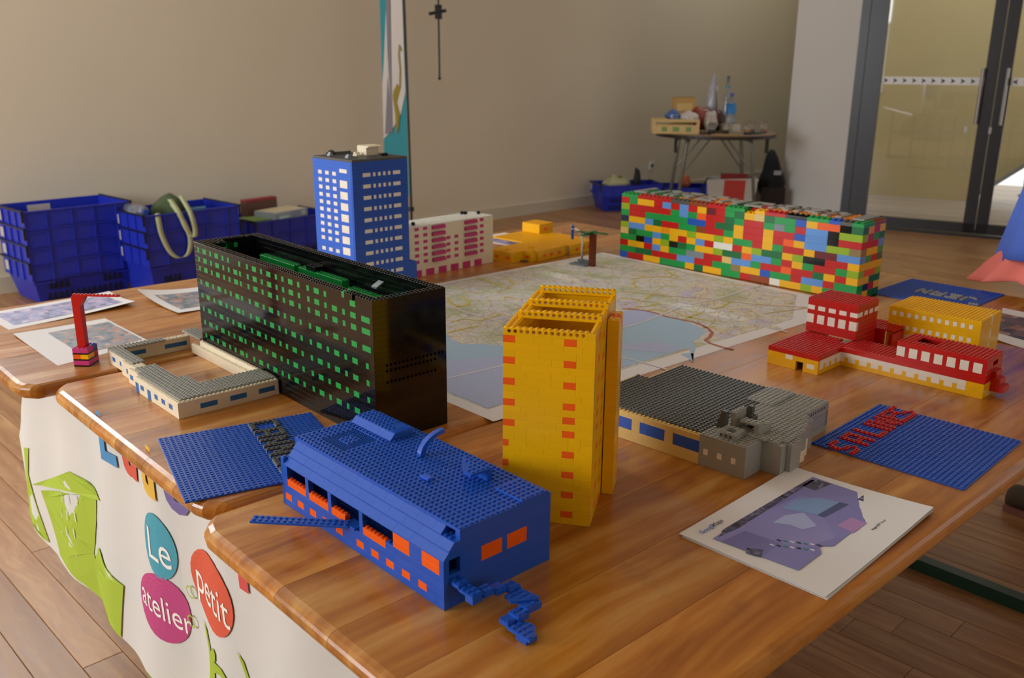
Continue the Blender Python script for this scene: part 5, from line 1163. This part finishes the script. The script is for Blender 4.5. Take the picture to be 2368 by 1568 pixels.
obox('bread_board', 'thin wooden board at the front rim of the round table', 'board', on_t(.0, -.42), 0, .24, .08, .008, 0xc4a468, [('edge', -.12, -.041, 0, .12, -.04, .008, 0xa88850)])
# crates, bags under it
D_ = Vector((.83, 8.62, 0)); r = crate('blue plastic crate on the floor left of the round table, holding toys', D_, RA - math.pi / 2 + 1.0, .25); r.rotation_euler[2] = math.radians(10)
D2 = Vector((1.38, 8.75, 0)); r2 = crate('dark blue plastic crate under the round table holding an orange ball', D2, 0, .22); r2.rotation_euler[2] = math.radians(-4)
lump('toy_bag', 'pale green soft bag on the crate left of the round table', 'bag', Vector((.98, 8.78, .19)), .12, .1, .07, 0xb4b48c, 9, .8, [('strap', -.06, -.01, .12, .06, .01, .135, 0x8f7a4a)])
lump('toy_cone', 'dark toy cone standing up in the crate left of the round table', 'toy', Vector((1.19, 8.83, .18)), .035, .035, .10, 0x1e2426, 10, .6, [('base', -.045, -.045, 0, .045, .045, .015, 0x1e2426)])
bl_ = lump('toy_ball', 'orange ball resting in the dark crate under the round table', 'ball', Vector((1.68, 8.95, .19)), .058, .058, .058, 0xc8663a, 12, .6, [('valve', -.006, -.062, .05, .006, -.055, .062, 0xe0a080)])
bag = thing('shopping_bag', 'white shopping bag with broad red panel on the floor by the round table', 'bag', (2.03, 8.55, 0), -.12)
vs = [(-.2, -.09, 0), (.2, -.09, 0), (.2, .09, 0), (-.2, .09, 0), (-.23, -.1, .33), (.23, -.1, .35), (.22, .06, .36), (-.22, .06, .34)]
ob('sack', mesh('sack', vs, [(0, 1, 5, 4), (1, 2, 6, 5), (2, 3, 7, 6), (3, 0, 4, 7), (3, 2, 1, 0)]), bag, mat('bag_white', 0xbdb6ac, .7, noise=.12, nscale=18)); ob('red_panel', mesh('panel', [(-.08, -.0935, .01), (.11, -.0935, .01), (.12, -.1025, .33), (-.07, -.1025, .33)], [(0, 1, 2, 3)]), bag, mat('bag_red', 0xb8382c, .7)); ob('book', MB().box(-.10, -.03, .2, .14, .0, .38).me('book'), bag, mat('col_8a1c1c', 0x8a1c1c, .6)); ob('handle', MB().tube([(-.22, -.02, .33), (-.26, -.03, .25), (-.25, -.06, .05)], .008, 8).me('handle'), bag, mat('col_1c1a1a', 0x1c1a1a, .7)); ob('print', mesh('print', [(-.18, -.0925, .02), (-.11, -.0925, .02), (-.11, -.096, .1), (-.18, -.096, .1)], [(0, 1, 2, 3)]), bag, MATS['col_1c1a1a'])
bp_ = lump('backpack', 'black backpack with small white emblem leaning by the white pier', 'backpack', Vector((2.46, 8.75, 0)), .12, .11, .25, 0x17181e, 21, .8, [('emblem', -.02, -.137, .36, .05, -.13, .40, 0xb8bac4), ('pocket', -.12, -.14, .05, .10, -.11, .24, 0x2a1c1a)])
# beach flag, rod, socket
fg = thing('feather_flag', 'tall narrow teal flag with grey band and olive figure on a black pole', 'flag', (-.76, 6.5, 0), -.35)
def flag_part(name, pts, hx, y): return ob(name, mesh(name, [(x, y - .006 * math.sin(z * 3), z) for x, z in pts], [tuple(range(len(pts)))]), fg, mat('flag_%06x' % hx, hx, .8))
n = 16; vs = []; fs = []
zs_ = [.44 + i * (2.4 - .44) / n for i in range(n + 1)]
for i, z in enumerate(zs_):
    xr = .03 - .012 * (z - .44) / 1.5; xl = -.16 if z > .62 else -.16 + (.62 - z) * .3
    vs += [(xl, -.006 * math.sin(z * 3), z), (xr, -.006 * math.sin(z * 3), z)]
    if i: fs.append((2 * i - 2, 2 * i - 1, 2 * i + 1, 2 * i))
o = ob('cloth', mesh('flag_cloth', vs, fs, True), fg, mat('flag_teal', 0x2f8792, .8)); 
flag_part('white_swoosh', [(-.158, .83), (-.10, .88), (-.02, 1.0), (.02, 1.15), (.017, 1.7), (.01, 2.2), (-.10, 2.2), (-.11, 1.7), (-.14, 1.35), (-.158, 1.2)], 0xc6bfb8, -.004)
flag_part('grey_band', [(-.145, .86), (-.085, .88), (-.075, 1.2), (-.07, 1.6), (-.06, 1.78), (-.075, 2.2), (-.105, 2.2), (-.11, 1.7), (-.11, 1.3)], 0x7a7478, -.006)
flag_part('olive_figure', [(-.055, .86), (-.035, .92), (-.025, 1.0), (-.045, 1.08), (-.02, 1.16), (-.02, 1.18), (-.05, 1.22), (-.068, 1.28), (-.07, 1.4), (-.06, 1.46), (-.055, 1.52), (-.05, 1.62), (-.062, 1.7), (-.075, 1.72), (-.085, 1.5), (-.075, 1.35), (-.08, 1.22), (-.075, 1.1), (-.06, 1.0)], 0x8a7a24, -.008)
v, f = ribbon([(-.02, 1.17), (-.012, 1.3), (-.02, 1.4), (-.012, 1.46), (.0, 1.42)], .010); ob('olive_tail', mesh('tail', [(q[0], -.010, q[1]) for q in v], f), fg, MATS['flag_8a7a24'])
ob('pole', MB().tube([(.04, .0, .02), (.04, .0, .44), (.034, 0, 1.2), (.02, 0, 2.4)], [.008, .009, .008, .006], 8).me('pole', True), fg, mat('col_141216', 0x141216, .5))
ob('clip', MB().cyl(.04, 0, .33, .36, .02, 10, True).me('clip'), fg, MATS['col_141216']); ob('foot', MB().cyl(.04, 0, 0, .03, .14, 20, True).me('foot'), fg, MATS['col_141216'])
rd = thing('hanging_rod', 'thin black rod with a clamp hanging before the cream wall', 'rod', (-.565, 7.25, 1.22)); ob('rod', MB().tube([(0, 0, 0), (0, 0, 2.478)], .007, 8).me('rod'), rd, MATS['col_141216']); ob('clamp', MB().box(-.025, -.03, .44, .025, .03, .54).tube([(-.07, -.02, .475), (.06, -.02, .50)], .012, 8).me('clamp'), rd, MATS['col_141216']); ob('tip', MB().cyl(0, 0, 0, .02, .011, 10, True).me('tip'), rd, MATS['col_141216'])
# wall socket beside the round table legs
wpt = rm(0, WALL_D); tq = (1510 - 1184) / FPX
so = thing('wall_socket', 'small white socket plate on the wall behind the round table legs', 'socket', UR * 7.9 + VR * (WALL_D - .001) + Vector((0, 0, .32)), RA); ob('plate', MB().box(-.04, -.012, -.04, .04, 0, .04).me('plate'), so, M_WHITE); ob('hole', MB().cyl(0, 0, -.0, .002, .02, 14).me('hole'), so, M_BLK).rotation_euler = (math.pi / 2, 0, 0)
for c in so.children:
    if c.name.startswith('hole'): c.location = (0, -.0125, 0)
# ================================================================ child at the right edge
pe = thing('person', 'child in blue tunic over coral ruffled skirt with grey trainers, standing by the tables', 'person', (1.56, 2.50, 0), math.radians(-49))
J = {'pel': (0, 0, .72), 'waist': (0, 0, .86), 'chest': (.01, 0, 1.02), 'neck': (.01, 0, 1.13), 'head': (.02, 0, 1.22), 'top': (.02, 0, 1.33),
     'hl': (0, .075, .70), 'kl': (.015, .08, .40), 'al': (-.02, .08, .09), 'tl': (.10, .085, .04), 'hr': (0, -.075, .70), 'kr': (.16, -.08, .42), 'ar': (.20, -.08, .09), 'tr': (.32, -.085, .04),
     'sl': (.01, .13, 1.08), 'el': (.04, .2, .90), 'wl': (.16, .17, .82), 'fl': (.22, .15, .80), 'sr': (.01, -.13, 1.08), 'er': (.04, -.2, .90), 'wr': (.16, -.17, .82), 'fr': (.22, -.15, .80)}
RJ = {'pel': .115, 'waist': .095, 'chest': .11, 'neck': .042, 'head': .085, 'top': .07, 'hl': .075, 'kl': .048, 'al': .032, 'tl': .026, 'hr': .075, 'kr': .048, 'ar': .032, 'tr': .026, 'sl': .045, 'el': .033, 'wl': .024, 'fl': .02, 'sr': .045, 'er': .033, 'wr': .024, 'fr': .02}
E_ = [('pel', 'waist'), ('waist', 'chest'), ('chest', 'neck'), ('neck', 'head'), ('head', 'top'), ('pel', 'hl'), ('hl', 'kl'), ('kl', 'al'), ('al', 'tl'), ('pel', 'hr'), ('hr', 'kr'), ('kr', 'ar'), ('ar', 'tr'), ('chest', 'sl'), ('sl', 'el'), ('el', 'wl'), ('wl', 'fl'), ('chest', 'sr'), ('sr', 'er'), ('er', 'wr'), ('wr', 'fr')]
kk = list(J); nv = len(kk); V_ = [J[k] for k in kk]; EE = [(kk.index(a), kk.index(b)) for a, b in E_]; RR = [RJ[k] for k in kk]
for side, sy in (('fl', 1), ('fr', -1)):     # fingers
    w0 = Vector(J[side])
    for i, (dy, ln) in enumerate(((.018, .05), (.006, .058), (-.006, .055), (-.018, .045))):
        V_ += [tuple(w0 + Vector((.02, dy, -.005))), tuple(w0 + Vector((.02 + ln * .6, dy * 1.2, -.014))), tuple(w0 + Vector((.02 + ln, dy * 1.2, -.03)))]; RR += [.0075, .0065, .0055]; n = len(V_); EE += [(kk.index(side), n - 3), (n - 3, n - 2), (n - 2, n - 1)]
    V_ += [tuple(w0 + Vector((-.01, -.03 * sy, -.005))), tuple(w0 + Vector((.02, -.04 * sy, -.015)))]; RR += [.009, .007]; n = len(V_); EE += [(kk.index(side), n - 2), (n - 2, n - 1)]
me = bpy.data.meshes.new('body'); me.from_pydata(V_, EE, []); body = bpy.data.objects.new('body', me); COL.objects.link(body); body.parent = pe
md = body.modifiers.new('skin', 'SKIN'); 
for i, sv in enumerate(me.skin_vertices[0].data): sv.radius = (RR[i], RR[i]); sv.use_root = (i == 0)
md.use_smooth_shade = True; sd = body.modifiers.new('sub', 'SUBSURF'); sd.levels = 2; sd.render_levels = 2
me.materials.append(mat('skin_tights', 0xc99a94, .6))
def skirt(name, z0, z1, r0, r1, hx, waves, amp, seed):
    n, mrow = 72, 8; vs, fs = [], []
    for j in range(mrow + 1):
        t = j / mrow
        for i in range(n):
            a = 2 * math.pi * i / n; r_ = r1 + (r0 - r1) * (1 - t) + amp * (1 - t) * math.sin(waves * a + seed); vs.append((r_ * math.cos(a), r_ * math.sin(a), z0 + (z1 - z0) * t + .02 * (1 - t) * math.sin(3 * a + seed)))
    for j in range(mrow):
        for i in range(n): fs.append((j * n + i, j * n + (i + 1) % n, (j + 1) * n + (i + 1) % n, (j + 1) * n + i))
    o = ob(name, mesh(name, vs, fs, True), pe, mat('cloth_%06x' % hx, hx, .85)); mm_ = o.modifiers.new('t', 'SOLIDIFY'); mm_.thickness = .003; return o
skirt('skirt', .76, .90, .235, .12, 0xe8796c, 11, .022, .4); skirt('tunic', .81, 1.11, .19, .128, 0x4a6bc8, 6, .012, 1.0)
M_SHOE = mat('trainer_grey', 0x5c5246, .8, noise=.12, nscale=25); M_SOLE = mat('trainer_sole', 0x9a6a60, .7); M_PNK = mat('trainer_pink', 0xc21f55, .6)
for (ax, ay) in ((-.02, .08), (.20, -.08)):
    sh = thing('x', 'x', 'x'); bpy.data.objects.remove(sh)
    prof = [(-.06, .03, .075, .028), (-.045, .035, .085, .034), (.0, .036, .088, .036), (.05, .038, .075, .04), (.10, .04, .055, .042), (.145, .03, .042, .036), (.165, .012, .03, .016)]
    vs, fs = [], []; n = 12
    for (x, hw, hz, _q) in prof:
        for i in range(n): a = 2 * math.pi * i / n; vs.append((x, hw * math.cos(a), .012 + max(0, (hz - .012) * (.5 + .5 * math.sin(a)))))
    for j in range(len(prof) - 1):
        for i in range(n): fs.append((j * n + i, (j + 1) * n + i, (j + 1) * n + (i + 1) % n, j * n + (i + 1) % n))
    fs += [tuple(range(n)), tuple(range(len(vs) - 1, len(vs) - n - 1, -1))]
    s_ = ob('shoe', mesh('shoe', vs, fs, True), pe, M_SHOE, loc=(ax, ay, 0))
    so_ = [(x, hw + .005) for x, hw, _a, _b in prof]; poly = [(x, h_) for x, h_ in so_] + [(x, -h_) for x, h_ in reversed(so_)]
    ob('sole', MB().prism(poly[::-1], 0, .02).me('sole'), s_, M_SOLE)
    for sy in (-1, 1):
        nm = text_mesh('N', .055, .001, .002); o = ob('letter', nm, s_, M_PNK, loc=(.035, sy * .0425, .045)); o.rotation_euler = (math.pi / 2, 0, math.pi if sy > 0 else 0)
    ob('strap', MB().box(.03, -.03, .076, .05, .03, .086).me('strap'), s_, mat('trainer_strap', 0x6b6152, .8))
hair = MB(); bm = bmesh.new(); bmesh.ops.create_uvsphere(bm, u_segments=20, v_segments=12, radius=.098)
for v in bm.verts: v.co = Vector((v.co.x * .95 - .012, v.co.y * .95, v.co.z if v.co.z > -.02 or v.co.x > .02 else v.co.z * 1.3))
bmesh.ops.delete(bm, geom=[f for f in bm.faces if f.calc_center_median().x > .035 and f.calc_center_median().z < .035], context='FACES')
me = bpy.data.meshes.new('hair'); bm.to_mesh(me); bm.free(); ob('hair', me, pe, mat('hair_brown', 0x4a3020, .8), loc=(.02, 0, 1.27))
for y in (-.03, .03): ob('eye', MB().cyl(0, 0, 0, .006, .009, 10).me('eye'), pe, mat('eye_dark', 0x1a1410, .4), loc=(.098, y, 1.26)).rotation_euler = (0, math.pi / 2, 0)
ob('mouth', MB().box(-.001, -.018, -.003, .004, .018, .003).me('mouth'), pe, mat('lip', 0xa85a52, .6), loc=(.1, 0, 1.205)); ob('nose', MB().tube([(0, 0, .02), (.014, 0, 0)], [.004, .009], 8).me('nose', True), pe, MATS['skin_tights'], loc=(.098, 0, 1.228))
